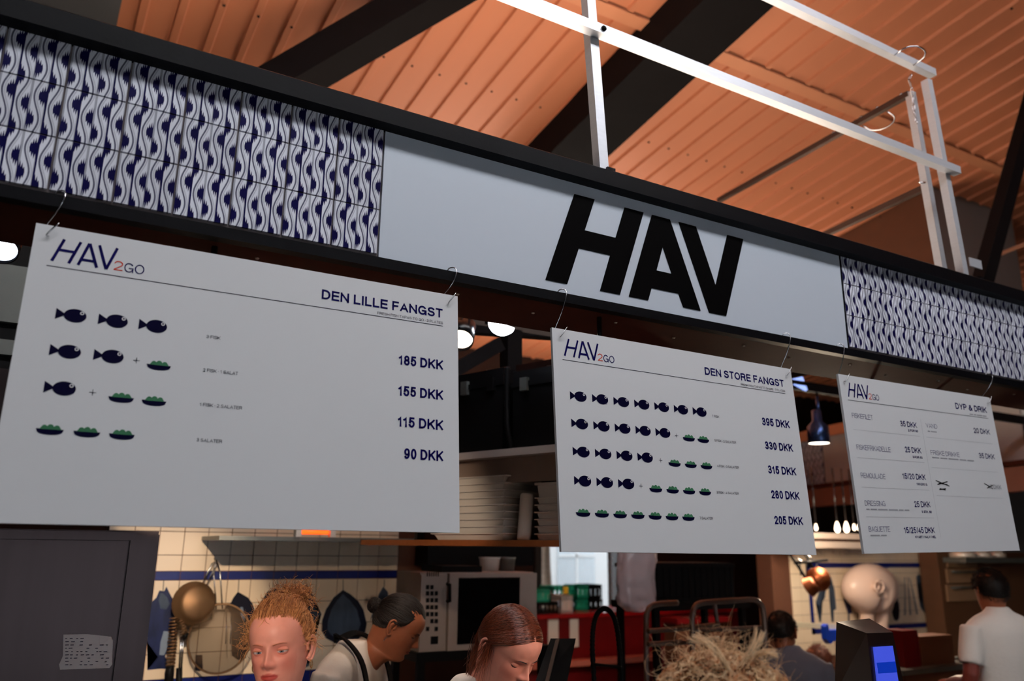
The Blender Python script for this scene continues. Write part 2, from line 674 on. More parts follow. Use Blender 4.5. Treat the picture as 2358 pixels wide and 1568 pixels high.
b.box(wx0, wx1, YB - 0.04, YB + 0.1, wz0 - 0.05, wz0 + 0.05)
b.build('window_frame', m_wframe, win)
b = MB()
b.box(wx0, wx1, YB + 0.03, YB + 0.04, wz0, wz1)
b.build('pane', m_glass, win)
# front of the hall: solid plinth and head, open glazed doors between (behind the photographer)
b = MB()
b.box(-7, 16, -7.6, -7.4, 2.3, 9)
b.box(-7, -1.5, -7.6, -7.4, 0, 2.3)
b.box(3.2, 16, -7.6, -7.4, 0, 2.3)
struct(b.build('wall_front', m_greywall))

# ================================================================== the stall front
FY = 2.0
m_panel = mat('white_sign_panel', (200, 208, 220), 0.45, noise=0.015, scale=2)
m_blackletter = mat('black_vinyl_letter', (6, 5, 6), 0.6, noise=0.1, spec=0.03)
m_trim = mat('black_satin_trim', (13, 13, 17), 0.45, noise=0.3, scale=12, bump=0.05, spec=0.10)
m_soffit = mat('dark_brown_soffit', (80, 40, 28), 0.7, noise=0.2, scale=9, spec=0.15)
m_grout = mat('grey_brown_grout', (118, 108, 108), 0.9, noise=0.1)
m_alu = mat('brushed_aluminium', (212, 215, 222), 0.42, metal=0.45, noise=0.08, scale=18, stretch=(1, 1, 6), bump=0.03)
m_alu_d = mat('dull_steel_arm', (84, 66, 58), 0.5, metal=0.7, noise=0.12)
m_chrome = mat('bright_wire', (205, 205, 208), 0.2, metal=1.0, noise=0.03)
m_screw = mat('screw_head', (210, 196, 180), 0.3, metal=0.9, noise=0.05)
m_wave = wave_tile_mat()

fas = thing('stall_fascia', 'long shop fascia with white HAV panel between blue patterned tile fields', 'shop fascia', (1.7, FY, Z0 + 0.745))
XL, XR = -0.9, 5.2
b = MB()
b.box(XL, XR, FY + 0.012, FY + 0.32, Z0 + 0.760, Z0 + 1.20)
b.build('backing_box', m_trim, fas)
b = MB()
b.box(0.706, 2.666, FY, FY + 0.012, Z0 + 0.780, Z0 + 1.195)
panel = b.build('white_panel', m_panel, fas)
b = MB()          # grout beds under the tile fields
b.box(XL, 0.704, FY + 0.006, FY + 0.012, Z0 + 0.775, Z0 + 1.195)
b.build('grout_bed', m_grout, fas)
b = MB()
b.box(2.671, XR, FY + 0.006, FY + 0.012, Z0 + 0.775, Z0 + 1.195)
b.build('grout_bed', m_grout, fas)
b = MB()
b.box(2.6662, 2.6712, FY - 0.003, FY + 0.011, Z0 + 0.78, Z0 + 1.195)
b.build('divider_strip', m_trim, fas)
# top cap, sloped on top
b = MB()
pf = [(FY - 0.048, 1.168), (FY - 0.048, 1.222), (FY - 0.028, 1.236), (FY + 0.34, 1.236), (FY + 0.34, 1.168)]
va = [b.bm.verts.new((XL, y, Z0 + z)) for y, z in pf]
vb = [b.bm.verts.new((XR, y, Z0 + z)) for y, z in pf]
b.bm.faces.new(va[::-1])
b.bm.faces.new(vb)
for i in range(5):
    b.bm.faces.new((va[i], va[(i + 1) % 5], vb[(i + 1) % 5], vb[i]))
b.build('top_cap', m_trim, fas, bevel=0.003)
# bottom lip the hooks hang on
b = MB()
b.box(XL, XR, FY - 0.016, FY + 0.02, Z0 + 0.744, Z0 + 0.774)
b.build('bottom_lip', m_trim, fas, bevel=0.002)
b = MB()
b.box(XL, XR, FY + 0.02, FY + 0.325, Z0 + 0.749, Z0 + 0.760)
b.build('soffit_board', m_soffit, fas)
# screws in the soffit
for i in range(17):
    x = -0.2 + i * 0.30
    b = MB()
    b.lathe([(0.001, -0.004), (0.005, -0.003), (0.006, 0.0)], Matrix.Translation((x, FY + 0.10 + 0.05 * (i % 2), Z0 + 0.749)), 8)
    b.build('screw', m_screw, fas)

# tiles
TW = 0.1333
b = MB()
b.box(-0.0645, 0.0645, -0.004, 0.004, -0.0645, 0.0645)
t0 = b.build('tile', m_wave, None, local=True, bevel=0.0022)
tile_me = t0.data
bpy.data.objects.remove(t0)
for side, xs in (('l', [0.702 - TW * (i + 0.5) for i in range(12)]), ('r', [2.6735 + TW * (i + 0.5) for i in range(19)])):
    for r in range(3):
        for x in xs:
            o = bpy.data.objects.new('tile', tile_me)
            COL.objects.link(o)
            o.parent = fas
            o.location = Vector((x, FY + 0.003, Z0 + 0.7865 + TW * (r + 0.5))) - fas.location

# the big letters
LET = {
    'letter_h': [[(1365, 1128), (1446, 1128), (1404, 1008.5), (1530, 1008.5), (1571, 1128), (1653, 1128), (1542, 811), (1462, 811),
                  (1506, 941.5), (1380, 941.5), (1334, 811), (1253, 811)]],
    'letter_v': [[(1811, 1128), (1892, 1128), (1972, 918), (2045, 1128), (2126, 1128), (2015, 811), (1934, 811)]],
}
MF = Matrix.Translation((0, FY - 0.0002, Z0))
for nm, polys in LET.items():
    b = MB()
    for p in polys:
        b.prism([(x / 1000, z / 1000) for x, z in p], MF, 0.0025)
    b.build(nm, m_blackletter, panel)
b = MB()     # A with its counter
pa = [(1690, 1128), (1771, 1128), (1894, 811), (1815, 811), (1795.5, 857.5), (1677, 857.5), (1660, 811), (1579, 811)]
pc = [(1733, 1018), (1769, 925), (1701, 925)]
y0, y1 = FY - 0.0002, FY - 0.0027
for y in (y0, y1):
    vo = [b.bm.verts.new((x / 1000, y, Z0 + z / 1000)) for x, z in pa]
    vi = [b.bm.verts.new((x / 1000, y, Z0 + z / 1000)) for x, z in pc]
    for f in ((vo[0], vo[1], vi[0]), (vo[1], vo[2], vi[1], vi[0]), (vo[2], vo[3], vo[4], vi[1]), (vo[4], vo[5], vi[2], vi[1]),
              (vo[5], vo[6], vo[7], vi[2]), (vo[7], vo[0], vi[0], vi[2])):
        b.bm.faces.new(f)
b.build('letter_a', m_blackletter, panel)

# black brackets on the cap
for px, Yb in ((1390, 2.06), (2244, 2.06)):
    p = at(px, 380 if px < 2000 else 640, Yb)
    b = MB()
    b.box(p.x - 0.004, p.x + 0.03, Yb - 0.028, Yb - 0.010, Z0 + 1.235, Z0 + 1.285)
    b.build('shoe_bracket', m_trim, fas, bevel=0.004)

# ================================================================== aluminium frame on the cap
frm = thing('roller_frame', 'bare aluminium rail frame standing on top of the black fascia cap', 'metal frame', (2.4, 2.06, Z0 + 1.236))
TB = 0.038


def post(name, pa_, pb_, Y):
    a_, b_ = at(*pa_, Y), at(*pb_, Y)
    a_ = a_ + (b_ - a_) * ((Z0 + 1.236 - a_.z) / (b_.z - a_.z))
    bb = MB()
    bb.bar(a_, b_, TB, TB, (0, -1, 0))
    return bb.build(name, m_alu, frm, bevel=0.002)


YP = 2.06
post('post', (1384, 385), (1350, -60), YP)
post('post', (2218, 640), (2133, 186), YP)
YA = 2.20
post('post', (2168, 622), (2096, 214), YA)
YR = YP - TB
r1a, r1b = at(1700, 197 + 8, YR), at(2203, 388, YR)
b = MB()
zz = (r1a.z + r1b.z) / 2
b.box(0.9, r1b.x, YR - TB / 2, YR + TB / 2, zz - TB / 2, zz + TB / 2)
rail = b.build('front_rail', m_alu, frm, bevel=0.002)
r2b = at(2148, 170, YP)
r2a = at(1900, 52, YP)
b = MB()
b.bar(r2a + (r2a - r2b) * 2.6, r2b, TB, TB)
rail2 = b.build('top_rail', m_alu, frm, bevel=0.002)
m_hole = mat('tube_hole', (6, 6, 7), 0.8)
for rl, e in ((rail, Vector((r1b.x, YR, zz))), (rail2, r2b)):
    b = MB()
    b.box(e.x - 0.02, e.x + 0.0006, e.y - 0.012, e.y + 0.012, e.z - 0.012, e.z + 0.012)
    b.build('tube_end', m_hole, rl)
# depth arms behind the post
arm_a = at(2094, 216, YA)
arm_e = at(1655, 462, 3.75)
b = MB()
b.bar(arm_a, arm_e, 0.03, 0.03)
arm = b.build('depth_arm', m_alu_d, frm, bevel=0.002)
a2, e2 = at(2130, 432, YA + 0.02), at(1868, 555, 3.1)
b = MB()
b.bar(a2, e2, 0.03, 0.03)
arm2 = b.build('depth_arm', m_alu_d, frm, bevel=0.002)
for k in (0.03, 0.13, 0.2, 0.33):
    p = arm_a.lerp(arm_e, k) + Vector((0, 0, 0.018))
    b = MB()
    b.lathe([(0.011, 0), (0.011, 0.004), (0.007, 0.011), (0.002, 0.013)], Matrix.Translation(p), 10)
    b.build('bolt', m_chrome, arm)
b = MB()
b.lathe([(0.010, 0), (0.010, 0.006), (0.004, 0.011)], Matrix.Translation((at(1382, 48, YR).x, YR - TB / 2, zz)) @ Matrix.Rotation(PI / 2, 4, 'X'), 10)
b.build('bolt', m_trim, rail)
p = at(2122, 432, YA)
b = MB()
b.tube([p + Vector((-0.035, -0.01, 0.02)), p + Vector((-0.02, -0.02, 0.012)), p + Vector((0, -0.02, 0.02)), p + Vector((0.008, 0, 0.03))], 0.006, 8)
b.build('catch', m_chrome, arm2)


def u_loop(p0, p1, out, h, n=14):
    c = (p0 + p1) / 2
    hv = (p1 - p0) / 2
    pts = [p0]
    for i in range(n + 1):
        t = PI * i / n
        pts.append(c - hv * math.cos(t) + Vector(out) * (0.45 + 0.55 * math.sin(t)))
    pts.append(p1)
    return pts


h0 = at(2059, 127, YP - TB / 2)
h1 = at(2103, 150, YP - TB / 2)
b = MB()
b.tube(u_loop(h0, h1, (0.0, -0.095, 0.012), 0), 0.0038, 8)
b.build('wire_handle', m_chrome, rail2)
q0, q1 = at(2040, 255, 2.33), at(1985, 288, 2.5)
b = MB()
b.tube(u_loop(q0, q1, (0.07, -0.03, -0.045), 0), 0.0038, 8)
b.build('wire_handle', m_chrome, arm)
# chain with snap hook
cp = [at(2098, 172, 2.07), at(2093, 184, 2.08), at(2099, 203, 2.10), at(2102, 222, 2.12), at(2103, 240, 2.12), at(2105, 256, 2.12), at(2107, 268, 2.12)]
ch = MB()
for i in range(len(cp) - 1):
    a_, b_ = cp[i], cp[i + 1]
    d = (b_ - a_)
    s = Vector((0.006, 0, 0)) if i % 2 else Vector((0, 0.006, 0))
    loop = [a_ - d * 0.1 + s * 0.3, a_ + d * 0.15 + s, b_ - d * 0.15 + s, b_ + d * 0.1 + s * 0.3, b_ + d * 0.1 - s * 0.3, b_ - d * 0.15 - s, a_ + d * 0.15 - s, a_ - d * 0.1 - s * 0.3]
    ch.tube(loop, 0.0016, 5, closed=True)
ch.build('chain', m_chrome, rail2)
sh = at(2110, 277, 2.12)
b = MB()
b.tube([sh + Vector((0.008 * math.sin(t) * (1.2 if math.cos(t) < 0 else 0.6), 0, 0.02 * math.cos(t))) for t in [2 * PI * i / 12 for i in range(12)]], 0.0018, 6, closed=True)
b.build('snap_hook', m_chrome, rail2)
# fixing plate by the right post
p = at(2246, 607, 2.04)
b = MB()
b.box(p.x - 0.05, p.x + 0.045, 2.035, 2.041, p.z - 0.022, p.z + 0.022)
b.build('fixing_plate', m_alu, frm, bevel=0.002)
# ================================================================== the three hanging menu boards
m_board = mat('white_foam_board', (214, 215, 218), 0.7, spec=0.15, noise=0.015, scale=6, bump=0.02, bscale=300)
m_navy = mat('navy_print', (10, 6, 78), 0.55, spec=0.05, noise=0.05)
m_navy2 = mat('dark_navy_print', (5, 3, 40), 0.55, spec=0.05, noise=0.05)
m_thin = mat('light_navy_print', (84, 82, 122), 0.55, spec=0.05, noise=0.05)
m_red = mat('red_print', (214, 70, 48), 0.55, spec=0.05, noise=0.05)
m_green = mat('green_print', (66, 122, 88), 0.55, spec=0.05, noise=0.06)
m_eye = mat('white_print', (222, 222, 226), 0.55, noise=0.02)
m_marker = mat('black_marker', (24, 22, 24), 0.5, spec=0.05, noise=0.1)
m_faint = mat('faint_grey_print', (158, 159, 166), 0.6, noise=0.05)
SW, SH = 1.055, 0.667


def quad_pose(Q):
    """corner pixels of a hanging board -> its top-left corner, right and down vectors, hanging at FY"""
    d = [ray(*p) for p in Q]
    A = Matrix(((-d[1].x, d[2].x, -d[3].x), (-d[1].y, d[2].y, -d[3].y), (-d[1].z, d[2].z, -d[3].z)))
    a = A.inverted() @ (-d[0])
    Pq = [d[0], d[1] * a[0], d[2] * a[1], d[3] * a[2]]
    s = (FY - 0.008) / ((Pq[0].y + Pq[1].y) / 2)
    return [p * s for p in Pq]


def fish_mesh():
    b = MB()
    b.mi = 0
    b.poly([(0.016 + 0.0225 + 0.0225 * math.cos(t), 0, 0.016 * math.sin(t)) for t in [2 * PI * i / 28 for i in range(28)]])
    b.poly([(0, 0, 0.013), (0, 0, -0.013), (0.0195, 0, -0.001), (0.0195, 0, 0.001)])
    b.mi = 1
    for r, y, mi in ((0.0042, -0.0003, 1), (0.0022, -0.0006, 0)):
        b.mi = mi
        b.poly([(0.0515 + r * math.cos(t), y, 0.0075 + r * math.sin(t)) for t in [2 * PI * i / 12 for i in range(12)]])
    me = bpy.data.meshes.new('printed_fish')
    b.bm.to_mesh(me)
    b.bm.free()
    me.materials.append(m_navy2)
    me.materials.append(m_eye)
    return me


def bowl_meshes():
    b = MB()
    b.poly([(0, 0, 0.002), (0.001, 0, -0.001)] + [(0.026 - 0.0245 * math.cos(t), 0, -0.0005 - 0.0100 * math.sin(t) ** 0.7) for t in [PI * i / 16 for i in range(1, 16)]] + [(0.051, 0, -0.001), (0.052, 0, 0.002)])
    me = bpy.data.meshes.new('printed_bowl')
    b.bm.to_mesh(me)
    b.bm.free()
    me.materials.append(m_navy2)
    b = MB()
    pts = [(0.006, -0.0003, 0.001)]
    for cx, r, h in ((0.0150, 0.0062, 0.0005), (0.0262, 0.0068, 0.0022), (0.0383, 0.0066, 0.0005)):
        pts += [(cx - r * math.cos(t), -0.0003, 0.0025 + h + 0.0078 * math.sin(t)) for t in [PI * i / 7 for i in range(8)]]
    pts.append((0.0475, -0.0003, 0.001))
    b.poly(pts)
    bmesh.ops.triangulate(b.bm, faces=b.bm.faces)
    m2 = bpy.data.meshes.new('printed_greens')
    b.bm.to_mesh(m2)
    b.bm.free()
    m2.materials.append(m_green)
    return me, m2


FISH = fish_mesh()
BOWL, GREENS = bowl_meshes()
PR = -0.0008           # print stands this far off the board


class Sign:
    def __init__(self, Q, name, label):
        P4 = quad_pose(Q)
        ex = (P4[1] - P4[0]).normalized()
        ez = (P4[0] - P4[3] + P4[1] - P4[2]).normalized()
        ez = (ez - ex * ez.dot(ex)).normalized()
        ey = ez.cross(ex)
        m = Matrix((ex, ey, ez)).transposed().to_4x4()
        c = (P4[0] + P4[1] + P4[2] + P4[3]) / 4
        m.translation = EYE + c - ex * SW / 2 + ez * SH / 2       # local origin: top left corner of the face
        self.root = bpy.data.objects.new(name, None)
        COL.objects.link(self.root)
        self.root.matrix_basis = m
        tag(self.root, label, 'menu board', 'hanging menu boards')
        b = MB()
        b.box(0, SW, 0, 0.010, -SH, 0)
        self.board = b.build('board', m_board, self.root, local=True, bevel=0.0008)
        self.m = m

    def text(self, name, s, x0, x1, base, cap, material, bold=0.13):
        me = text_mesh(s, x0 / 1000, x1 / 1000, -base / 1000, cap / 1000, bold, PR)
        return link(name, me, material, self.root, local=True)

    def inst(self, me, name, x, y, parent=None, s=1.0):
        o = bpy.data.objects.new(name, me)
        COL.objects.link(o)
        o.parent = parent or self.root
        if parent is None:
            o.location = (x / 1000, PR, -y / 1000)
        return o

    def fish(self, x, y):
        self.inst(FISH, 'printed_fish', x, y)

    def bowl(self, x, y):
        o = self.inst(BOWL, 'printed_bowl', x, y)
        self.inst(GREENS, 'printed_greens', 0, 0, o)

    def rect(self, name, x0, x1, y0, y1, material):
        b = MB()
        b.poly([(x0 / 1000, PR, -y0 / 1000), (x1 / 1000, PR, -y0 / 1000), (x1 / 1000, PR, -y1 / 1000), (x0 / 1000, PR, -y1 / 1000)])
        return b.build(name, material, self.root, local=True)

    def strokes(self, name, segs, w, material):
        b = MB()
        for k, (x0, y0, x1, y1) in enumerate(segs):
            d = Vector((x1 - x0, 0, -(y1 - y0)))
            n = Vector((-d.z, 0, d.x)).normalized() * w / 2
            a, c = Vector((x0, 0, -y0)), Vector((x1, 0, -y1))
            off = Vector((0, PR - 0.00005 * k, 0))
            b.poly([(p / 1000 + off) for p in (a - n, a + n, c + n, c - n)])
        return b.build(name, material, self.root, local=True)

    def plus(self, x, y):
        self.strokes('plus_mark', [(x - 7, y, x + 7, y), (x, y - 7, x, y + 7)], 1.3, m_navy2)

    def head(self, title, tx, sub, sx):
        f = lambda x: (x - 1253) / 873 * 141 + 36
        g = lambda z: 86 - (z - 811) / 317 * 57
        L = [(1293, 811, 1405, 1128), (1502, 811, 1612, 1128), (1350, 975, 1560, 975),
             (1620, 811, 1722, 1128), (1728, 1128, 1855, 811), (1650, 891, 1825, 891),
             (1851, 1128, 1975, 811), (1975, 811, 2085, 1128)]
        self.strokes('logo_lettering', [(f(a), g(b), f(c), g(d)) for a, b, c, d in L], 6.2, m_navy)
        self.text('logo_numeral', '2', 168, 187, 84.5, 24, m_red, 0.10)
        self.text('logo_suffix', 'GO', 190, 233, 85.5, 24, m_navy, 0.10)
        self.rect('rule', 34, 1008, 98, 99.5, m_navy2)
        self.text('title_lettering', title, tx, 1007, 74.5, 27, m_navy, 0.185)
        if sub:
            self.text('subtitle_lettering', sub, sx, 1008, 93.5, 7.6, m_navy2, 0.12)

    def price(self, s, x0, base, x1=1008, cap=28):
        self.text('price_lettering', s, x0, x1, base, cap, m_navy, 0.19 if cap > 25 else 0.155)

    def hooks(self):
        """wire S-hooks from the fascia lip through the holes of the board"""
        for hx in (0.030, SW - 0.028):
            hole = self.m @ Vector((hx, 0.005, -0.026))
            front = self.m @ Vector((hx - 0.006, -0.010, -0.030))
            lip = Vector((hole.x + 0.012, FY - 0.006, Z0 + 0.774))
            pts = [lip + Vector((-0.016, 0.004, -0.004)), lip + Vector((-0.012, -0.002, 0.009)), lip + Vector((0, -0.010, 0.012)),
                   lip + Vector((0.006, -0.016, 0.002)), lip + Vector((0.003, -0.017, -0.02)),
                   (lip + hole) / 2 + Vector((-0.004, -0.006, 0)), hole + Vector((-0.010, 0.010, 0.028)), hole + Vector((-0.012, 0.012, 0.006)),
                   hole + Vector((-0.006, 0.012, -0.010)), hole, front, front + Vector((0.010, -0.004, 0.016)), front + Vector((0.022, -0.004, 0.034))]
            b = MB()
            b.tube(smooth_path(pts, 3), 0.0017, 6)
            o = b.build('s_hook', m_chrome)
            yield o


def smooth_path(pts, n):
    pts = [Vector(p) for p in pts]
    out = []
    for i in range(len(pts) - 1):
        p0, p1, p2, p3 = pts[max(i - 1, 0)], pts[i], pts[i + 1], pts[min(i + 2, len(pts) - 1)]
        for k in range(n):
            t = k / n
            out.append(0.5 * ((2 * p1) + (p2 - p0) * t + (2 * p0 - 5 * p1 + 4 * p2 - p3) * t * t + (3 * p1 - p0 - 3 * p2 + p3) * t ** 3))
    out.append(pts[-1])
    return out


s1 = Sign([(84, 513), (1048, 681), (1058, 1227), (-31, 1204)], 'menu_board', 'white hanging menu board headed DEN LILLE FANGST')
s1.head('DEN LILLE FANGST', 660, 'FRESH FISH TAPAS TO GO · 3 PLATES', 814)
for x in (67, 152, 236):
    s1.fish(x, 209)
s1.text('caption', '3 FISK', 386, 418, 222, 8, m_navy2, 0.12)
for x in (67, 153):
    s1.fish(x, 294)
s1.plus(241, 297)
s1.bowl(263, 304)
s1.text('caption', '2 FISK · 1 SALAT', 386, 466, 306, 8, m_navy2, 0.12)
s1.fish(68, 378)
s1.plus(162, 381)
s1.bowl(194, 388)
s1.bowl(262, 389)
s1.text('caption', '1 FISK · 2 SALATER', 386, 482, 390, 8, m_navy2, 0.12)
for x in (66, 136, 205):
    s1.bowl(x, 471)
s1.text('caption', '3 SALATER', 387, 443, 474, 8, m_navy2, 0.12)
for s, x0, y in (('185 DKK', 878, 228), ('155 DKK', 878, 314), ('115 DKK', 878, 398), ('90 DKK', 897, 482)):
    s1.price(s, x0, y)

s2 = Sign([(1268, 755), (1817, 851), (1882, 1276), (1298, 1268)], 'menu_board', 'white hanging menu board headed DEN STORE FANGST')
s2.head('DEN STORE FANGST', 620, 'FRESH FISH TAPAS TO SHARE · 7 PLATES', 786)
for i in range(7):
    s2.fish(55 + 82 * i, 209)
s2.text('caption', '7 FISK', 631, 664, 222, 8, m_navy2, 0.12)
for i in range(5):
    s2.fish(55 + 81 * i, 294)
s2.plus(466, 299)
for i in range(2):
    s2.bowl(492 + 63 * i, 303)
s2.text('caption', '5 FISK · 2 SALATER', 631, 730, 305, 8, m_navy2, 0.12)
for i in range(4):
    s2.fish(55 + 81 * i, 379)
s2.plus(390, 384)
for i in range(3):
    s2.bowl(421 + 68 * i, 390)
s2.text('caption', '4 FISK · 3 SALATER', 631, 730, 390, 8, m_navy2, 0.12)
for i in range(3):
    s2.fish(55 + 80.5 * i, 465)
s2.plus(303, 469)
for i in range(4):
    s2.bowl(335 + 68.3 * i, 475)
s2.text('caption', '3 FISK · 4 SALATER', 616, 715, 477, 8, m_navy2, 0.12)
for i in range(7):
    s2.bowl(55 + 67.2 * i, 558)
s2.text('caption', '7 SALATER', 531, 588, 562, 8, m_navy2, 0.12)
for s, y in (('395 DKK', 228), ('330 DKK', 313), ('315 DKK', 397), ('280 DKK', 482), ('205 DKK', 568)):
    s2.price(s, 869, y)

s3 = Sign([(1926, 866), (2275, 920), (2351, 1262), (1996, 1268)], 'menu_board', 'white hanging menu board headed DYP & DRIK')
s3.head('DYP & DRIK', 765, None, 0)


def smudge(x0, x1, y, words):
    """small print that cannot be read: rows of short dashes"""
    segs, x = [], x0
    tot = sum(words) + 0.35 * (len(words) - 1)
    k = (x1 - x0) / tot
    for w in words:
        segs.append((x, y, x + w * k, y))
        x += (w + 0.35) * k
    s3.strokes('small_print', segs, 5, m_faint)


smudge(864, 996, 90, (2, 1.2, 3, 2))
for s, x1, y in (('FISKEFILET', 172, 167), ('FISKEFRIKADELLE', 254, 288), ('REMOULADE', 194, 394), ('DRESSING', 167, 496), ('BAGUETTE', 172, 590)):
    s3.text('item_lettering', s, 45, x1, y, 19, m_thin, 0.085)
for s, x1, y in (('VAND', 600, 173), ('FRISKE DRIKKE', 727, 284)):
    s3.text('item_lettering', s, 521, x1, y, 19, m_thin, 0.085)
for s, x0, y in (('35 DKK', 346, 179), ('25 DKK', 349, 283), ('15/20 DKK', 304, 389), ('25 DKK', 351, 496), ('15/25/45 DKK', 259, 595)):
    s3.price(s, x0, y, 456, 23)
s3.price('20 DKK', 872, 172, 998, 23)
s3.price('35 DKK', 876, 281, 998, 23)
for s, x0, y in (('2 FOR 60', 392, 197), ('3 FOR 60', 392, 304), ('100/200 G', 388, 411), ('3 STK. 60', 392, 518), ('KVART / HALV / HEL', 323, 614)):
    s3.text('offer_lettering', s, x0, 458, y, 9.5, m_navy, 0.19)
smudge(527, 590, 187, (1, 2.4))
smudge(526, 828, 295, (2, 2, 3, 2, 2))
smudge(48, 312, 509, (1, 2, 3, 3, 1.5, 1.6))
smudge(50, 146, 603, (2.6, 1.6))
for y in (212, 318, 428, 536):
    s3.rect('rule', 41, 465, y, y + 0.9, m_faint)
for y in (212, 336, 448):
    s3.rect('rule', 510, 1003, y, y + 0.9, m_faint)
s3.rect('rule', 489, 490, 140, 614, m_faint)
s3.strokes('marker_strike', [(522, 388, 612, 408), (530, 404, 604, 390), (540, 398, 600, 402), (540, 420, 580, 424), (536, 424, 584, 419)], 4, m_marker)
s3.strokes('marker_strike', [(876, 388, 935, 410), (890, 408, 940, 394)], 4, m_marker)
s3.text('struck_price', '15 DKK', 905, 1003, 410, 19, m_faint, 0.2)

HK = ['at the tile end of the DEN LILLE FANGST board', 'at the letter end of the DEN LILLE FANGST board', 'above the logo of the DEN STORE FANGST board', 'above the title of the DEN STORE FANGST board',
      'above the logo of the DYP & DRIK board', 'above the title of the DYP & DRIK board']
i = 0
for s in (s1, s2, s3):
    for o in s.hooks():
        tag(o, 'thin wire S-hook ' + HK[i], 'hook', 'wire hooks holding the menu boards')
        i += 1
# ================================================================== kitchen behind the boards
def rb(px0, py0, px1, py1, Y):
    cx, cy = (px0 + px1) / 2, (py0 + py1) / 2
    return at(px0, cy, Y).x, at(px1, cy, Y).x, at(cx, py1, Y).z, at(cx, py0, Y).z


m_steel = mat('brushed_stainless', (58, 50, 51), 0.34, metal=0.95, noise=0.12, scale=30, stretch=(1, 1, 0.05), bump=0.02)
m_steel2 = mat('dull_stainless', (120, 122, 118), 0.45, metal=0.7, noise=0.12, scale=8)
m_cream = mat('cream_glazed_tile', (232, 212, 186), 0.22, noise=0.05, scale=5, spec=0.4)
m_blueband = mat('cobalt_glazed_tile', (26, 36, 108), 0.25, noise=0.25, scale=22, spec=0.4)
m_joint = mat('brown_joint', (96, 58, 40), 0.9, noise=0.1)
m_fishblue = mat('blue_painted_glaze', (28, 38, 78), 0.35, noise=0.75, scale=26, stretch=(1, 1, 0.35), spec=0.3)
m_fishpale = mat('pale_blue_glaze', (130, 146, 168), 0.35, noise=0.35, scale=30, stretch=(1, 1, 0.3), spec=0.3)
m_fishdark = mat('dark_blue_glaze', (12, 14, 34), 0.35, noise=0.4, scale=24, spec=0.3)
m_fishgrey = mat('grey_blue_glaze', (62, 74, 92), 0.35, noise=0.5, scale=24, stretch=(1, 1, 0.35), spec=0.3)
m_blackpl = mat('black_plastic', (13, 12, 13), 0.5, noise=0.2, spec=0.15)
m_wood = mat('orange_brown_wood', (150, 84, 44), 0.5, noise=0.2, scale=5, stretch=(1, 6, 1))
m_white = mat('white_plastic', (214, 208, 200), 0.5, noise=0.04)
m_foam = mat('white_foam_tray', (226, 220, 212), 0.6, noise=0.03)
m_copper = mat('copper_pan', (120, 62, 34), 0.38, metal=0.9, noise=0.15, scale=8)
m_brass = mat('warm_steel_pan', (132, 100, 70), 0.5, metal=0.7, noise=0.15, scale=7)
m_redp = mat('red_laminate', (112, 16, 20), 0.28, noise=0.12, scale=6)
m_paper = mat('white_paper', (226, 222, 226), 0.8, noise=0.03)
m_ink = mat('blue_ink', (60, 60, 86), 0.8, noise=0.1)

# ---- counter under the boards (below the frame)
ct = thing('service_counter', 'dark service counter under the hanging boards', 'counter', (2.4, 1.9, 0))
b = MB()
b.box(-0.9, 4.4, 1.50, 1.78, 0.0, 0.98)
b.build('body', m_brown, ct, bevel=0.004)
b = MB()
b.box(-0.95, 4.45, 1.46, 1.80, 0.98, 1.02)
b.build('top', m_steel2, ct, bevel=0.004)

# ---- tall fridge at the left
FYF = 3.1
x0, x1, _, z1 = rb(-60, 1219, 354, 1568, FYF)
x1 = at(349, 1390, FYF).x
fr = thing('tall_fridge', 'tall dark stainless fridge beside the fish tile wall', 'fridge', ((x0 + x1) / 2, FYF + 0.35, 0))
xs = at(280, 1390, FYF).x
b = MB()
b.box(x0, x1, FYF + 0.03, FYF + 0.62, 0.1, z1)
b.build('body', m_steel, fr, bevel=0.004)
b = MB()
b.box(x0, xs - 0.003, FYF, FYF + 0.028, 0.14, z1 - 0.035)
dr = b.build('door', m_steel, fr, bevel=0.004)
b = MB()
b.box(x0 + 0.05, x0 + 0.075, FYF - 0.05, FYF, 0.8, 1.3)
b.build('handle', m_steel2, dr, bevel=0.004)
b = MB()
b.box(xs + 0.003, x1, FYF, FYF + 0.028, 0.10, z1 - 0.012)
b.build('side_panel', m_steel, fr, bevel=0.004)
b = MB()
b.box(x0, xs + 0.02, FYF - 0.004, FYF + 0.028, z1 - 0.032, z1 - 0.004)
b.build('head_rail', m_steel, fr, bevel=0.003)
for lx in (x0 + 0.06, x1 - 0.06):
    for ly in (FYF + 0.08, FYF + 0.55):
        b = MB()
        b.lathe([(0.025, 0), (0.02, 0.02), (0.02, 0.1)], Matrix.Translation((lx, ly, 0)), 12)
        b.build('leg', m_blackpl, fr)
# handwritten list stuck on the door
ps = [(146, 1461), (200, 1460), (256, 1466), (260, 1475), (258, 1530), (252, 1538), (138, 1542), (136, 1530), (145, 1510)]
b = MB()
b.prism([(at(x, y, FYF - 0.002).x, at(x, y, FYF - 0.002).z) for x, y in ps], Matrix.Translation((0, FYF - 0.0015, 0)), 0.0012)
pp = b.build('paper_list', m_paper)
tag(pp, 'white paper list stuck to the fridge door', 'paper')
b = MB()
random.seed(3)
for k in range(9):
    y = 1470 + k * 7.6
    x = 150
    while x < 248:
        w = random.uniform(3, 9)
        if random.random() < (0.9 if x < 165 else 0.5):
            p, q = at(x, y, FYF - 0.003), at(x + w, y + random.uniform(-1, 1), FYF - 0.003)
            b.box(p.x, q.x, FYF - 0.0034, FYF - 0.0028, p.z - 0.0012, p.z + 0.0012)
        x += w + random.uniform(2, 9)
o = b.build('handwriting', m_ink, pp)
o['kind'] = 'stuff'

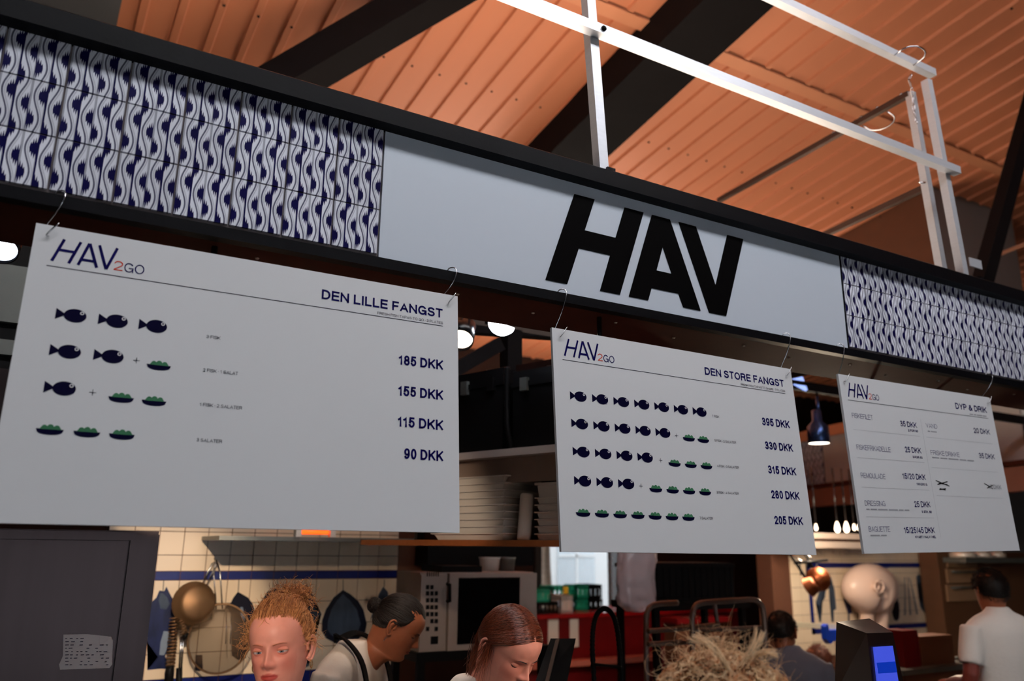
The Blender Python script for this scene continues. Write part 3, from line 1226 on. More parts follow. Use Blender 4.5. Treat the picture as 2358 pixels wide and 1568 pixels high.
# ---- extractor hood behind the first board
hd = thing('extractor_hood', 'stainless extractor hood half hidden behind the DEN LILLE FANGST board', 'extractor hood', (0.4, 3.9, 1.95))
for nm, (pa, pb), m in (('upper_panel', (622, 752), m_steel2), ('shadow_gap', (752, 792), m_blackpl), ('middle_panel', (792, 826), m_steel2), ('filter_slot', (826, 858), m_blackpl), ('lower_panel', (858, 1190), m_steel)):
    xa, xb, za, zb = rb(-120, pa, 330, pb, 3.75)
    b = MB()
    b.box(xa, xb, 3.75 + (0.03 if m is m_blackpl else 0), 4.6, za, zb)
    b.build(nm, m, hd, bevel=0.003)
b = MB()
xa, xb, za, zb = rb(-120, 430, 330, 622, 3.75)
b.box(xa, xb, 3.85, 4.6, za, zb + 0.3)
b.build('chimney_box', m_blackpl, hd)

# ---- tiled wall with painted fish
WY = 5.0
kx = WY / 4.8
tx0 = at(360, 1300, WY).x
TWk, THk = 0.1255 * kx, 0.1245 * kx
zb1, zb0 = at(600, 1314.5, WY).z, at(600, 1334, WY).z
wx_l, wx_r = tx0 - 2 * TWk, at(917, 1400, WY).x
wt = thing('wall_tiled', None, None, ((wx_l + wx_r) / 2, WY + 0.1, 0))
struct(wt, 'cream tiled kitchen wall with blue band and painted hanging fish')
b = MB()
b.box(wx_l, wx_r + 0.16, WY + 0.004, WY + 0.16, 0, 2.55)
b.build('mortar_bed', m_joint, wt)


def tile_block(nm, w, h, m):
    b = MB()
    b.box(-w / 2, w / 2, -0.004, 0.004, -h / 2, h / 2)
    o = b.build(nm, m, None, local=True, bevel=0.002, bseg=1)
    me = o.data
    bpy.data.objects.remove(o)
    return me


def put_tile(me, nm, x, z, y, par):
    o = bpy.data.objects.new(nm, me)
    COL.objects.link(o)
    o.parent = par
    o.location = Vector((x, y, z)) - par.location
    return o


G = 0.004
zrows = [(zb1, at(600, 1279, WY).z), (at(600, 1279, WY).z, at(600, 1279, WY).z + THk), (at(600, 1279, WY).z + THk, at(600, 1279, WY).z + 2 * THk), (at(600, 1279, WY).z + 2 * THk, at(600, 1279, WY).z + 3 * THk)]
z = zb0
rows_dn = []
while z > 1.0:
    rows_dn.append((z - THk, z))
    z -= THk
band2 = at(690, 1552, WY).z
n = int(round((wx_r - (tx0 - 2 * TWk)) / TWk)) + 1
cache = {}
for (za, zb, nm, m) in [(a, b_, 'tile', m_cream) for a, b_ in zrows] + [(zb0, zb1, 'band_tile', m_blueband)] + [(a, b_, 'tile', m_cream) for a, b_ in rows_dn]:
    if abs((za + zb) / 2 - (band2 - 0.03)) < 0.05:
        nm, m = 'band_tile', m_blueband
    for i in range(n):
        xa = tx0 + (i - 2) * TWk
        xb = min(xa + TWk, wx_r)
        if xb - xa < 0.03:
            continue
        key = (round(xb - xa, 4), round(zb - za, 4), nm)
        if key not in cache:
            cache[key] = tile_block(nm, xb - xa - G, zb - za - G, m)
        put_tile(cache[key], nm, (xa + xb) / 2, (za + zb) / 2, WY, wt)

F6 = lambda L: [(330 + x / 5.444, 1280 + y / 5.444) for x, y in L]
F2 = lambda L: [(300 + x / 3.93, 1200 + y / 3.93) for x, y in L]


def wall_print(px, nm, m, off, par, Y, th=0.001):
    b = MB()
    Yp = Y - 0.0045 - off
    b.prism([(at(x, y, Yp).x, at(x, y, Yp).z) for x, y in px], Matrix.Translation((0, Yp, 0)), th)
    bmesh.ops.triangulate(b.bm, faces=[f for f in b.bm.faces if len(f.verts) > 4])
    return b.build(nm, m, par)


fishes = [
    (F6([(290, 385), (330, 470), (395, 590), (430, 700), (435, 850), (420, 1000), (380, 1120), (270, 1250), (290, 1300), (310, 1420), (230, 1412), (50, 1430), (150, 1320), (185, 1260), (120, 1180), (50, 1080), (45, 940), (70, 760), (100, 580), (160, 530), (200, 435), (245, 450), (262, 440)]), m_fishblue),
    (F6([(800, 360), (840, 480), (880, 640), (860, 800), (700, 800), (740, 500)]), m_fishdark),
    (F6([(1185, 450), (1225, 500), (1310, 520), (1370, 600), (1400, 690), (1385, 790), (1340, 1000), (1290, 1200), (1285, 1280), (1190, 1305), (1110, 1250), (1130, 1150), (1100, 900), (1090, 720), (1030, 630), (1090, 600), (1130, 520)]), m_fishdark),
    (F6([(655, 1240), (740, 1240), (748, 1430), (700, 1445), (650, 1430)]), m_fishdark),
    (F2([(1330, 600), (1365, 650), (1400, 690), (1410, 900), (1300, 1100), (1180, 1000), (1180, 830), (1190, 720), (1240, 640)]), m_fishdark),
    (F2([(1595, 570), (1625, 610), (1660, 720), (1670, 790), (1730, 840), (1668, 900), (1665, 930), (1700, 960), (1680, 1030), (1610, 1062), (1642, 1110), (1610, 1170), (1570, 1200), (1618, 1310), (1540, 1340), (1515, 1200), (1528, 900), (1535, 700), (1560, 610)]), m_fishgrey),
    (F2([(1925, 622), (1990, 660), (2060, 720), (2110, 800), (2140, 930), (2122, 1010), (2050, 1080), (1970, 1145), (2012, 1210), (1992, 1255), (1940, 1272), (1890, 1250), (1883, 1200), (1925, 1140), (1850, 1100), (1770, 1060), (1730, 990), (1735, 900), (1770, 800), (1840, 690), (1890, 650)]), m_fishdark),
    (F2([(2290, 592), (2330, 640), (2342, 720), (2345, 900), (2300, 1000), (2240, 880), (2190, 870), (2170, 905), (2200, 800), (2250, 660)]), m_fishgrey),
]
for i, (pl, m) in enumerate(fishes):
    wall_print(pl, 'painted_fish', m, 0.0002, wt, WY)
for pl, m in ((F6([(200, 1240), (215, 1080), (255, 940), (350, 950), (335, 1080), (262, 1245)]), m_fishpale), (F6([(195, 560), (215, 470), (250, 470), (300, 520), (330, 600), (290, 670), (215, 660)]), m_fishgrey),
              (F6([(1215, 640), (1245, 640), (1275, 760), (1265, 820), (1225, 760)]), m_fishpale),
              (F2([(1925, 660), (1990, 720), (2050, 800), (2085, 930), (2060, 1000), (1990, 1060), (1945, 1110), (1900, 1080), (1820, 1030), (1785, 980), (1790, 900), (1820, 800), (1870, 720)]), m_fishgrey),
              (F2([(1570, 650), (1600, 700), (1600, 720), (1565, 700)]), m_fishpale)):
    wall_print(pl, 'painted_highlight', m, 0.0016, wt, WY)
for xa, ya in ((248, 435), (1190, 450)):
    p = F6([(xa, ya), (xa + 8, 300)])
    a_, b_ = at(*p[0], WY - 0.006), at(*p[1], WY - 0.006)
    b = MB()
    b.bar(a_, b_, 0.004, 0.001, (0, 1, 0))
    b.build('painted_string', m_fishdark, wt)
for xa, ya in ((1332, 600), (1590, 572), (1927, 622), (2300, 592)):
    p = F2([(xa, ya), (xa, 530)])
    a_, b_ = at(*p[0], WY - 0.006), at(*p[1], WY - 0.006)
    b = MB()
    b.bar(a_, b_, 0.004, 0.001, (0, 1, 0))
    b.build('painted_string', m_fishdark, wt)

# ---- shelf with heat lamp over the tiles
hl = thing('heat_lamp_shelf', 'thin steel shelf with glowing orange heat lamp above the painted fish', 'shelf', (1.3, 4.7, 1.9))
xa, xb, za, zb = rb(505, 1233, 1010, 1246, 4.45)
b = MB()
b.box(xa, xb, 4.45, 4.99, za - 0.002, za + 0.02)
b.build('shelf_board', m_steel2, hl, bevel=0.002)
b = MB()
xa2, xb2, za2, zb2 = rb(690, 1216, 758, 1234, 4.42)
m_heat = mat('glowing_heat_tube', (255, 110, 40), 0.4, emit=2.2, ecol=(255, 84, 22))
b.tube([(xa2, 4.44, za + 0.05), (xb2, 4.44, za + 0.05)], 0.016, 10)
b.build('heat_tube', m_heat, hl)
for px in (686, 765):
    p = at(px, 1227, 4.44)
    b = MB()
    b.box(p.x - 0.015, p.x + 0.015, 4.42, 4.47, za + 0.02, za + 0.09)
    b.build('tube_holder', m_foam, hl, bevel=0.003)

# ---- pans and tools hanging on the tiles
hk = at(497, 1294, WY - 0.05)
pan1 = thing('small_pan', 'small warm steel pan hanging over the big sieve', 'pan', at(450, 1430, WY - 0.12))
c = at(447, 1389, WY - 0.10)
Mx = Matrix.Translation(c) @ Matrix.Rotation(math.radians(82), 4, 'X') @ Matrix.Rotation(math.radians(8), 4, 'Y')
b = MB()
b.lathe([(0.0, 0.075), (0.075, 0.072), (0.098, 0.055), (0.112, 0.0), (0.118, -0.002), (0.118, -0.006), (0.108, -0.004), (0.094, 0.048), (0.0, 0.062)], Mx, 32, cap=False)
b.build('bowl', m_brass, pan1)
b = MB()
b.tube([at(461, 1354, WY - 0.08), hk + Vector((-0.02, 0, -0.01)), hk, hk + Vector((0.004, 0, -0.012)), at(472, 1354, WY - 0.08)], 0.004, 6)
b.build('wire_handle', m_chrome, pan1)
sv = thing('big_sieve', 'big round mesh sieve hanging in front of painted fish', 'sieve', at(505, 1540, WY - 0.1))
c = at(506, 1470, WY - 0.13)
Mx = Matrix.Translation(c) @ Matrix.Rotation(math.radians(90), 4, 'X') @ Matrix.Rotation(math.radians(-14), 4, 'Y')
b = MB()
b.tube([Mx @ Vector((0.165 * math.cos(t), 0.182 * math.sin(t), 0)) for t in [2 * PI * i / 40 for i in range(40)]], 0.006, 8, closed=True)
b.build('rim', m_brass, sv)
mm = bpy.data.materials.new('fine_wire_mesh')
mm.use_nodes = True
nt = mm.node_tree
bs = nt.nodes['Principled BSDF']
bs.inputs['Base Color'].default_value = (*lin((112, 88, 62)), 1)
bs.inputs['Metallic'].default_value = 0.3
bs.inputs['Roughness'].default_value = 0.6
bs.inputs['Alpha'].default_value = 0.5
b = MB()
b.lathe([(0.0, 0.085)] + [(math.sin(t), 0.085 * math.cos(t)) for t in [PI / 2 * i / 8 for i in range(1, 9)]], Mx @ Matrix.Diagonal((0.163, 0.18, 1, 1)), 36, cap=False)
b.build('mesh_bowl', mm, sv)
b = MB()
b.tube([at(498, 1402, WY - 0.10), at(492, 1320, WY - 0.08), hk + Vector((-0.008, 0, 0.0)), hk + Vector((0.006, 0, 0.004)), at(507, 1320, WY - 0.08), at(512, 1402, WY - 0.10)], 0.004, 6)
b.build('wire_handle', m_chrome, sv)
for dx in (-0.012, 0.012):
    b = MB()
    b.tube([Mx @ Vector((0.03 + dx, 0.165, 0.01)), Mx @ Vector((0.045 + dx, 0.06, 0.07)), Mx @ Vector((0.05 + dx, -0.02, 0.085))], 0.003, 6)
    b.build('brace_wire', m_chrome, sv)


def helix(a, b_, R, turns, n):
    a, b_ = Vector(a), Vector(b_)
    d = (b_ - a).normalized()
    s = d.cross(Vector((0, 1, 0))).normalized()
    t = d.cross(s)
    return [a.lerp(b_, i / n) + (s * math.cos(2 * PI * turns * i / n) + t * math.sin(2 * PI * turns * i / n)) * R for i in range(n + 1)]


wk = thing('spring_whisk', 'dark coiled spring whisk hanging beside the painted fish', 'whisk', at(392, 1568, WY - 0.1))
b = MB()
b.tube(helix(at(402, 1420, WY - 0.1), at(392, 1535, WY - 0.1), 0.022, 15, 180), 0.004, 5)
b.build('coil', m_brass, wk)
b = MB()
b.tube([at(392, 1532, WY - 0.1), at(390, 1550, WY - 0.1), at(386, 1640, WY - 0.1)], [0.02, 0.024, 0.016], 10)
b.build('handle', m_blackpl, wk)
tg = thing('steel_tongs', 'steel tongs with black grip hanging under the small pan', 'tongs', at(415, 1568, WY - 0.1))
b = MB()
b.tube(helix(at(415, 1422, WY - 0.12), at(424, 1462, WY - 0.12), 0.018, 7, 70), 0.0035, 5)
b.build('spring', m_brass, tg)
for dx in (-2.5, 2.5):
    b = MB()
    b.tube([at(420 + dx, 1465, WY - 0.12), at(415 + dx, 1540, WY - 0.12)], 0.005, 6)
    b.build('arm', m_chrome, tg)
b = MB()
b.tube([at(422, 1462, WY - 0.12), at(430, 1466, WY - 0.12)], 0.02, 8)
b.build('guard', m_blackpl, tg)
b = MB()
b.tube([at(413, 1538, WY - 0.12), at(410, 1640, WY - 0.12)], 0.016, 10)
b.build('grip', m_blackpl, tg)
b = MB()
b.tube([hk + Vector((0, 0.05, 0.02)), hk + Vector((0, -0.01, 0.0)), hk + Vector((0, -0.02, -0.012)), hk + Vector((0, -0.01, 0.012))], 0.005, 6)
o = b.build('wall_hook', m_chrome)
tag(o, 'small wall hook the pan and sieve hang from', 'hook')

# ---- raised shelf of containers between the first two boards
sd = Vector((0.34, -0.94, 0)).normalized()
sn = Vector((0.94, 0.34, 0)).normalized()
su = thing('storage_rack', 'two tier storage rack between the DEN LILLE and DEN STORE boards', 'storage rack', (1.9, 3.0, 1.85))
pu = at(1160, 1040, 3.06)
pl_ = at(1160, 1250, 3.06)


def sbar(p, a, b_, depth, z0_, z1_):
    q = [p + sd * a, p + sd * b_, p + sd * b_ + sn * depth, p + sd * a + sn * depth]
    return [Vector((v.x, v.y, z0_)) for v in q] + [Vector((v.x, v.y, z1_)) for v in q]


m_edge = mat('pale_shelf_edge', (186, 174, 168), 0.5, noise=0.05)
b = MB()
b.hexa(sbar(pu, -0.95, 0.75, 0.42, pu.z - 0.02, pu.z + 0.012))
b.build('upper_shelf', m_edge, su, bevel=0.003)
b = MB()
b.hexa(sbar(pl_ + sn * 0.0, -0.95, 0.75, 0.42, pl_.z - 0.014, pl_.z + 0.012))
b.build('lower_shelf', m_wood, su, bevel=0.003)
b = MB()
b.hexa(sbar(pu + sn * 0.06, -0.95, 0.75, 0.02, pu.z - 0.13, pu.z - 0.02))
b.build('apron_board', mat('taupe_shelf_apron', (150, 130, 118), 0.6, noise=0.08), su)
b = MB()
b.hexa(sbar(pl_ + sn * 0.40, -0.95, 0.75, 0.02, pl_.z, pu.z + 0.5))
b.build('back_board', mat('dark_red_brown_board', (40, 22, 18), 0.8, noise=0.2, spec=0.1), su)
for s_ in (-0.93, 0.73):
    b = MB()
    q = pl_ + sd * s_ + sn * 0.38
    b.box(q.x - 0.02, q.x + 0.02, q.y - 0.02, q.y + 0.02, pl_.z - 0.02, pu.z + 0.75)
    b.build('upright', m_blackpl, su)
# stacked trays and tubs on the lower shelf
for k in range(9):
    z = pl_.z + 0.012 + k * 0.031
    b = MB()
    c = pl_ + sn * 0.16 + sd * -0.24
    Mx = Matrix(((sd.x, sn.x, 0, c.x), (sd.y, sn.y, 0, c.y), (0, 0, 1, z), (0, 0, 0, 1)))
    L, Wd = 0.46, 0.28
    prof = [(0.86, 0.0), (0.93, 0.024), (1.0, 0.026), (1.0, 0.030), (0.92, 0.030), (0.84, 0.004)]
    rings = []
    for s_, h in prof:
        rings.append([b.bm.verts.new(Mx @ Vector((sx * L / 2 * s_, sy * Wd / 2 * s_, h))) for sx, sy in ((-1, -1), (1, -1), (1, 1), (-1, 1))])
    for A, B in zip(rings, rings[1:]):
        for i in range(4):
            b.bm.faces.new((A[i], A[(i + 1) % 4], B[(i + 1) % 4], B[i]))
    b.bm.faces.new(rings[0])
    b.bm.faces.new(rings[-1])
    o = b.build('foam_tray', m_foam)
    tag(o, ['bottom', 'second', 'third', 'fourth', 'fifth', 'sixth', 'seventh', 'eighth', 'topmost'][k] + ' white foam tray' + (' from below' if 0 < k < 8 else '') + ' in the wide stack on the rack', 'tray', 'wide foam trays stacked on the storage rack')
for k in range(7):
    z = pl_.z + 0.012 + k * 0.030
    c = pl_ + sn * 0.15 + sd * 0.21
    b = MB()
    Mx = Matrix(((sd.x, sn.x, 0, c.x), (sd.y, sn.y, 0, c.y), (0, 0, 1, z), (0, 0, 0, 1)))
    L, Wd = 0.19, 0.17
    rings = []
    hh = 0.028 if k < 6 else 0.06
    for s_, h in [(0.84, 0.0), (0.9, hh * 0.8), (1.0, hh * 0.84), (1.0, hh), (0.9, hh), (0.8, 0.004)]:
        rings.append([b.bm.verts.new(Mx @ Vector((sx * L / 2 * s_, sy * Wd / 2 * s_, h))) for sx, sy in ((-1, -1), (1, -1), (1, 1), (-1, 1))])
    for A, B in zip(rings, rings[1:]):
        for i in range(4):
            b.bm.faces.new((A[i], A[(i + 1) % 4], B[(i + 1) % 4], B[i]))
    b.bm.faces.new(rings[0])
    b.bm.faces.new(rings[-1])
    o = b.build('food_tub', m_foam)
    tag(o, ['bottom', 'second', 'third', 'fourth', 'fifth', 'sixth', 'topmost'][k] + ' square white tub' + (' from below' if 0 < k < 6 else '') + ' in the narrow stack on the rack', 'tub', 'square food tubs stacked on the storage rack')
c = pl_ + sn * 0.08 + sd * 0.045
b = MB()
b.lathe([(0.028, 0), (0.03, 0.01), (0.03, 0.19), (0.024, 0.20), (0.012, 0.2), (0.012, 0.19)], Matrix.Translation((c.x, c.y, pl_.z + 0.012)) @ Matrix.Rotation(0.08, 4, 'Y'), 20)
o = b.build('paper_roll', m_foam)
tag(o, 'white paper roll between the trays and the tubs', 'roll')
# black cases on the upper shelf
for k, (s_, L, h) in enumerate(((-0.22, 0.30, 0.40), (0.16, 0.34, 0.37))):
    cs = thing('black_case', ['black plastic case with two latches under the bright spotlight', 'black plastic case beside the logo of the DEN STORE board'][k], 'case', (pu + sd * s_ + sn * 0.2), 'black cases on the storage rack')
    q = pu + sn * 0.07 + sd * (s_ - L / 2)
    b = MB()
    b.hexa(sbar(q, 0, L, 0.26, pu.z + 0.012, pu.z + h))
    b.build('shell', m_blackpl, cs, bevel=0.02, bseg=3)
    b = MB()
    b.hexa(sbar(q - sn * 0.008, -0.008, L + 0.008, 0.276, pu.z + h * 0.80, pu.z + h * 0.86))
    b.build('rim', m_blackpl, cs, bevel=0.004)
    for t in (0.22, 0.78):
        b = MB()
        b.hexa(sbar(q - sn * 0.02, L * t - 0.02, L * t + 0.02, 0.02, pu.z + h * 0.74, pu.z + h * 0.90))
        b.build('latch', m_steel2 if t < 0.5 else m_blackpl, cs, bevel=0.003)
    b = MB()
    hz = pu.z + h
    mid = q + sd * (L / 2) + sn * 0.13
    b.tube([Vector((mid.x, mid.y, hz - 0.004)) + sd * -0.08, Vector((mid.x, mid.y, hz + 0.03)) + sd * -0.07, Vector((mid.x, mid.y, hz + 0.03)) + sd * 0.07, Vector((mid.x, mid.y, hz - 0.004)) + sd * 0.08], 0.011, 8)
    b.build('handle', m_blackpl, cs)
b = MB()
pth = [pu + sd * (-0.02) + sn * 0.04 + Vector((0, 0, 0.39)), pu + sd * (-0.03) + sn * 0.05 + Vector((0, 0, 0.25)), pu + sd * (-0.02) + sn * 0.045 + Vector((0, 0, 0.12)), pu + sd * (0.0) + sn * 0.05 + Vector((0, 0, 0.02))]
pth = smooth_path(pth, 14)
b.tube(pth, [0.011 + 0.0025 * (i % 2) for i in range(len(pth))], 8)
o = b.build('ribbed_hose', m_blackpl)
tag(o, 'black ribbed hose hanging beside the black cases', 'hose')

# ---- black steel frame above the rack
b = MB()
p0, p1 = at(1176, 735, 3.5), at(1178, 905, 3.5)
b.bar(p0 + Vector((0, 0, 0.4)), p1 + Vector((0, 0, -0.7)), 0.085, 0.085, (0, -1, 0))
o = struct(b.build('beam_post', m_steel_black), 'black steel post above the storage rack')
b = MB()
b.bar(at(980, 890, 3.5), at(1150, 793, 3.5), 0.07, 0.07, (0, -1, 0))
o2 = b.build('diagonal_brace', m_steel_black, o)
b = MB()
b.bar(at(900, 735, 3.52), at(1300, 765, 3.52), 0.06, 0.09)
b.build('cross_bar', m_steel_black, o)


def can_light(name, label, loc, aim, r, L, m_body, ecol, estr, power, col, deg=75, blend=0.5, group='spotlights in the stall'):
    t = thing(name, label, 'spotlight', loc, group)
    loc, d = Vector(loc), (Vector(aim) - Vector(loc)).normalized()
    Mq = d.to_track_quat('Z', 'Y').to_matrix().to_4x4()
    Mq.translation = loc - d * L
    b = MB()
    b.lathe([(r * 0.7, 0), (r, r * 0.25), (r, L), (r * 0.93, L), (r * 0.9, L * 0.82), (0.001, L * 0.8)], Mq, 28, cap=False)
    b.build('can', m_body, t)
    me_ = mat('lens_' + name + label[:18].replace(' ', '_'), (255, 255, 255), 0.4, emit=estr, ecol=ecol, noise=0)
    b = MB()
    b.lathe([(0.001, L * 0.9), (r * 0.88, L * 0.88)], Mq, 28, cap=False)
    b.build('lens', me_, t)
    b = MB()
    b.tube([loc - d * L * 0.5 + Vector((0, 0, r * 0.9)), loc - d * L * 0.5 + Vector((0, 0, r + 0.12))], 0.008, 8)
    b.build('stem', m_body, t)
    if power:
        s = spot(name + '_beam', loc + d * 0.01, aim, power, col, deg, blend, r * 0.7)
        s.parent = t
        s.matrix_parent_inverse = Matrix.Translation(t.location).inverted()
    return t


m_can = mat('black_lamp_can', (16, 16, 20), 0.25, noise=0.1, spec=0.6)
m_canblue = mat('blue_steel_lamp_can', (66, 84, 128), 0.25, metal=0.8, noise=0.2, scale=10)
can_light('can_spotlight', 'warm white can spotlight half hidden by the DEN LILLE board', at(1060, 784, 3.0), (0.75, 2.0, 1.2), 0.058, 0.12, m_can, (255, 226, 200), 14, 14, (1.0, 0.80, 0.58), 110)
can_light('can_spotlight', 'cool white can spotlight at the edge of the picture above the fridge', at(4, 577, 3.0), at(-300, 1300, 2.0), 0.05, 0.12, m_can, (220, 232, 255), 9, 0, (1, 1, 1))
# half round floodlight
fl = thing('half_round_floodlight', 'dazzling white half round floodlight above the black cases', 'floodlight', at(1151, 745, 3.0), 'spotlights in the stall')
p = at(1151, 750, 3.0)
b = MB()
n = 18
rr = 0.058
b.prism([(rr * math.cos(PI + PI * i / n), 0.78 * rr * math.sin(PI + PI * i / n)) for i in range(n + 1)], Matrix.Translation(p) @ Matrix.Rotation(0.16, 4, 'Y'), 0.03)
b.build('lens', mat('flood_lens', (255, 255, 255), 0.4, emit=30, ecol=(225, 236, 255), noise=0), fl)
b = MB()
b.box(p.x - 0.055, p.x + 0.055, p.y - 0.03, p.y + 0.04, p.z + 0.008, p.z + 0.03)
b.build('housing', m_can, fl, bevel=0.004)
s = spot('flood_beam', p + Vector((0, -0.05, -0.03)), at(700, 1568, 2.6), 10, (0.9, 0.95, 1.0), 120, 0.6, 0.04)
s.parent = fl
s.matrix_parent_inverse = Matrix.Translation(fl.location).inverted()
# hanging steel lamp between the second and third board
lp = thing('pendant_spotlight', 'blue steel pendant spotlight between the second and third board', 'pendant lamp', at(1886, 1023, 4.2), 'spotlights in the stall')
c = at(1886, 1021, 4.2)
k = 0.0039
b = MB()
b.lathe([(20 * k, 0), (21 * k, 2 * k), (21 * k, 33 * k), (10 * k, 45 * k), (10 * k, 66 * k), (4 * k, 68 * k)], Matrix.Translation(c), 28, cap=False)
b.build('can', m_canblue, lp)
b = MB()
b.lathe([(0.001, 0.002), (19.5 * k, 0.002)], Matrix.Translation(c), 28, cap=False)
b.build('lens', mat('pendant_lens', (255, 244, 226), 0.4, emit=6, ecol=(255, 240, 220), noise=0), lp)
b = MB()
b.tube([c + Vector((6 * k, 0, 50 * k)), c + Vector((6 * k, 0, 96 * k))], 3.6 * k, 10)
b.build('stem', m_canblue, lp)
b = MB()
b.tube([c + Vector((6 * k, 0, 96 * k)), c + Vector((6 * k, 0, 104 * k))], 0.006, 6)
b.build('cord', m_can, lp)
b = MB()
b.box(2.75, 8.4, 4.17, 4.23, c.z + 103 * k, c.z + 103 * k + 0.07)
o = struct(b.build('beam_track', m_steel_black), 'black lighting track running behind the second and third board')
for xx in (2.95, 4.6):
    b = MB()
    b.box(xx - 0.02, xx + 0.02, FY + 0.325, 4.17, c.z + 103 * k + 0.01, c.z + 103 * k + 0.05)
    b.build('bracket_arm', m_steel_black, o)
TRZ = c.z + 103 * k
s = spot('pendant_beam', c + Vector((0, 0, -0.02)), c + Vector((0.3, 0.4, -2)), 70, (1.0, 0.82, 0.62), 120, 0.5, 0.06)
s.parent = lp
s.matrix_parent_inverse = Matrix.Translation(lp.location).inverted()
# flood panel peeping out behind the second board
p = at(1836, 878, 4.2)
b = MB()
b.obox(Matrix.Translation(p) @ Matrix.Rotation(-0.5, 4, 'X') @ Matrix.Rotation(0.25, 4, 'Y'), 0.14, 0.02, 0.14)
o = b.build('panel_lamp', mat('panel_lamp_face', (180, 200, 255), 0.4, emit=1.2, ecol=(150, 180, 255), noise=0.3, scale=30))
tag(o, 'small bluish panel lamp peeping past the corner of the second board', 'lamp', 'spotlights in the stall')
b = MB()
b.tube([p + Vector((0, 0.0, 0.0)), Vector((p.x, 4.2, TRZ + 0.02))], 0.012, 8)
b.build('bracket', m_steel_black, o)

# unseen can spotlights under the fascia; all but the fish tile one added to brighten
for k, (lx, aim, pw, col_, dg) in enumerate(((0.30, (0.62, 5.0, 1.36), 230, (1.0, 0.78, 0.56), 27), (0.30, (0.58, 2.24, 1.55), 7, (1.0, 0.82, 0.70), 70), (1.50, (1.22, 2.15, 1.5), 9, (1.0, 0.83, 0.72), 75), (3.15, (4.9, 3.3, 1.2), 16, (1.0, 0.80, 0.64), 80), (0.72, (1.85, 5.0, 1.20), 34, (1.0, 0.76, 0.56), 52), (3.62, (9.1, 5.7, 1.45), 150, (1.0, 0.78, 0.56), 22))):
    can_light('can_spotlight', ['can spotlight hidden behind the DEN LILLE board aimed at the fish tiles', 'can spotlight hidden behind the DEN LILLE board aimed at the ginger woman', 'can spotlight hidden behind the DEN STORE board aimed at the bowed woman', 'can spotlight hidden behind the DEN STORE board aimed at the far counter', 'can spotlight hidden behind the DEN LILLE board aimed at the flatfish', 'can spotlight hidden behind the DYP & DRIK board aimed at the drawers'][k],
              (lx, (2.25, 2.08, 2.08, 2.25, 2.25, 2.25)[k], Z0 + (0.60, 0.55, 0.55, 0.60, 0.60, 0.60)[k]), aim, 0.04, 0.09, m_can, (255, 236, 214), 3, pw, col_, dg)

# unseen spotlights added over the customers, aimed under the boards to brighten staff faces
for k, (loc_, aim, pw, dg) in enumerate((((-0.75, 0.15, 2.36), (0.58, 2.25, 1.45), 150, 13), ((2.1, 0.15, 2.36), (1.27, 2.15, 1.40), 115, 13))):
    t = can_light('added_face_spot', ['hall spotlight hung over the customers aimed at the ginger woman', 'hall spotlight hung over the customers aimed at the bowed woman'][k], loc_, aim, 0.045, 0.13, m_can, (255, 236, 214), 3, pw, (1.0, 0.80, 0.66), dg, 0.6, 'added spotlights over the customers')
    q_ = Vector(loc_)
    b = MB()
    b.tube([q_ + Vector((0, 0, 0.1)), Vector((q_.x, q_.y, q_.z + (RC - q_).dot(RN) / RN.z))], 0.008, 6)
    b.build('added_rod', m_can, t)  # rod added to carry the added lamp from the roof

# ---- combi oven
OY = 4.25
x0, x1, z0, z1 = rb(968, 1318, 1232, 1494, OY)
m_oven = mat('oven_enamel', (168, 152, 142), 0.5, noise=0.05)
ov = thing('combi_oven', 'white combi oven with dark glass door behind the bowed woman', 'oven', ((x0 + x1) / 2, OY + 0.4, z0))
b = MB()
b.box(x0, x1, OY + 0.02, OY + 0.36, z0, z1)
b.build('body', m_oven, ov, bevel=0.008)
xc = at(1030, 1400, OY).x
b = MB()
b.box(x0, xc - 0.004, OY, OY + 0.02, z0, z1 - 0.01)
cp = b.build('control_panel', m_oven, ov, bevel=0.004)
random.seed(5)
rowsy = (1352, 1366, 1382, 1398, 1414, 1430, 1448)
for i, y in enumerate(rowsy):
    for j, x in enumerate((984, 994, 1004)):
        if (i, j) in ((0, 2), (5, 0), (6, 1)):
            continue
        p = at(x, y, OY)
        b = MB()
        b.box(p.x - 0.008, p.x + 0.010, OY - 0.004, OY, p.z - 0.011, p.z + 0.011)
        b.build('button', m_blackpl, cp, bevel=0.001)
p = at(1000, 1474, OY)
b = MB()
b.box(p.x - 0.022, p.x + 0.022, OY - 0.003, OY, p.z - 0.02, p.z + 0.02)
b.build('display', m_blackpl, cp)
for j in range(6):
    p = at(984 + j * 5, 1322, OY)
    b = MB()
    b.box(p.x - 0.003, p.x + 0.003, OY - 0.002, OY, p.z - 0.012, p.z + 0.012)
    b.build('vent_slot', m_blackpl, cp)
b = MB()
b.box(xc, x1, OY - 0.02, OY + 0.02, z0, z1 - 0.005)
dr = b.build('door', m_oven, ov, bevel=0.012)
xa, xb, za, zb = rb(1054, 1330, 1196, 1480, OY - 0.02)
b = MB()
b.box(xa, xb, OY - 0.023, OY - 0.018, za, zb)
b.build('glass', mat('dark_oven_glass', (8, 7, 8), 0.25, noise=0.1, spec=0.12), dr, bevel=0.002)
b = MB()
q0, q1 = at(1036, 1345, OY - 0.05), at(1036, 1385, OY - 0.05)
b.tube([q0 + Vector((0, 0.03, 0)), q0, q1, q1 + Vector((0, 0.03, 0))], 0.009, 8)
b.build('handle', m_blackpl, dr)
ot = thing('oven_table', 'dark steel table the white oven stands on', 'table', ((x0 + x1) / 2, OY + 0.4, 0))
b = MB()
b.box(x0 - 0.02, x1 + 0.1, OY - 0.02, OY + 0.42, z0 - 0.05, z0)
b.build('top', m_blackpl, ot)
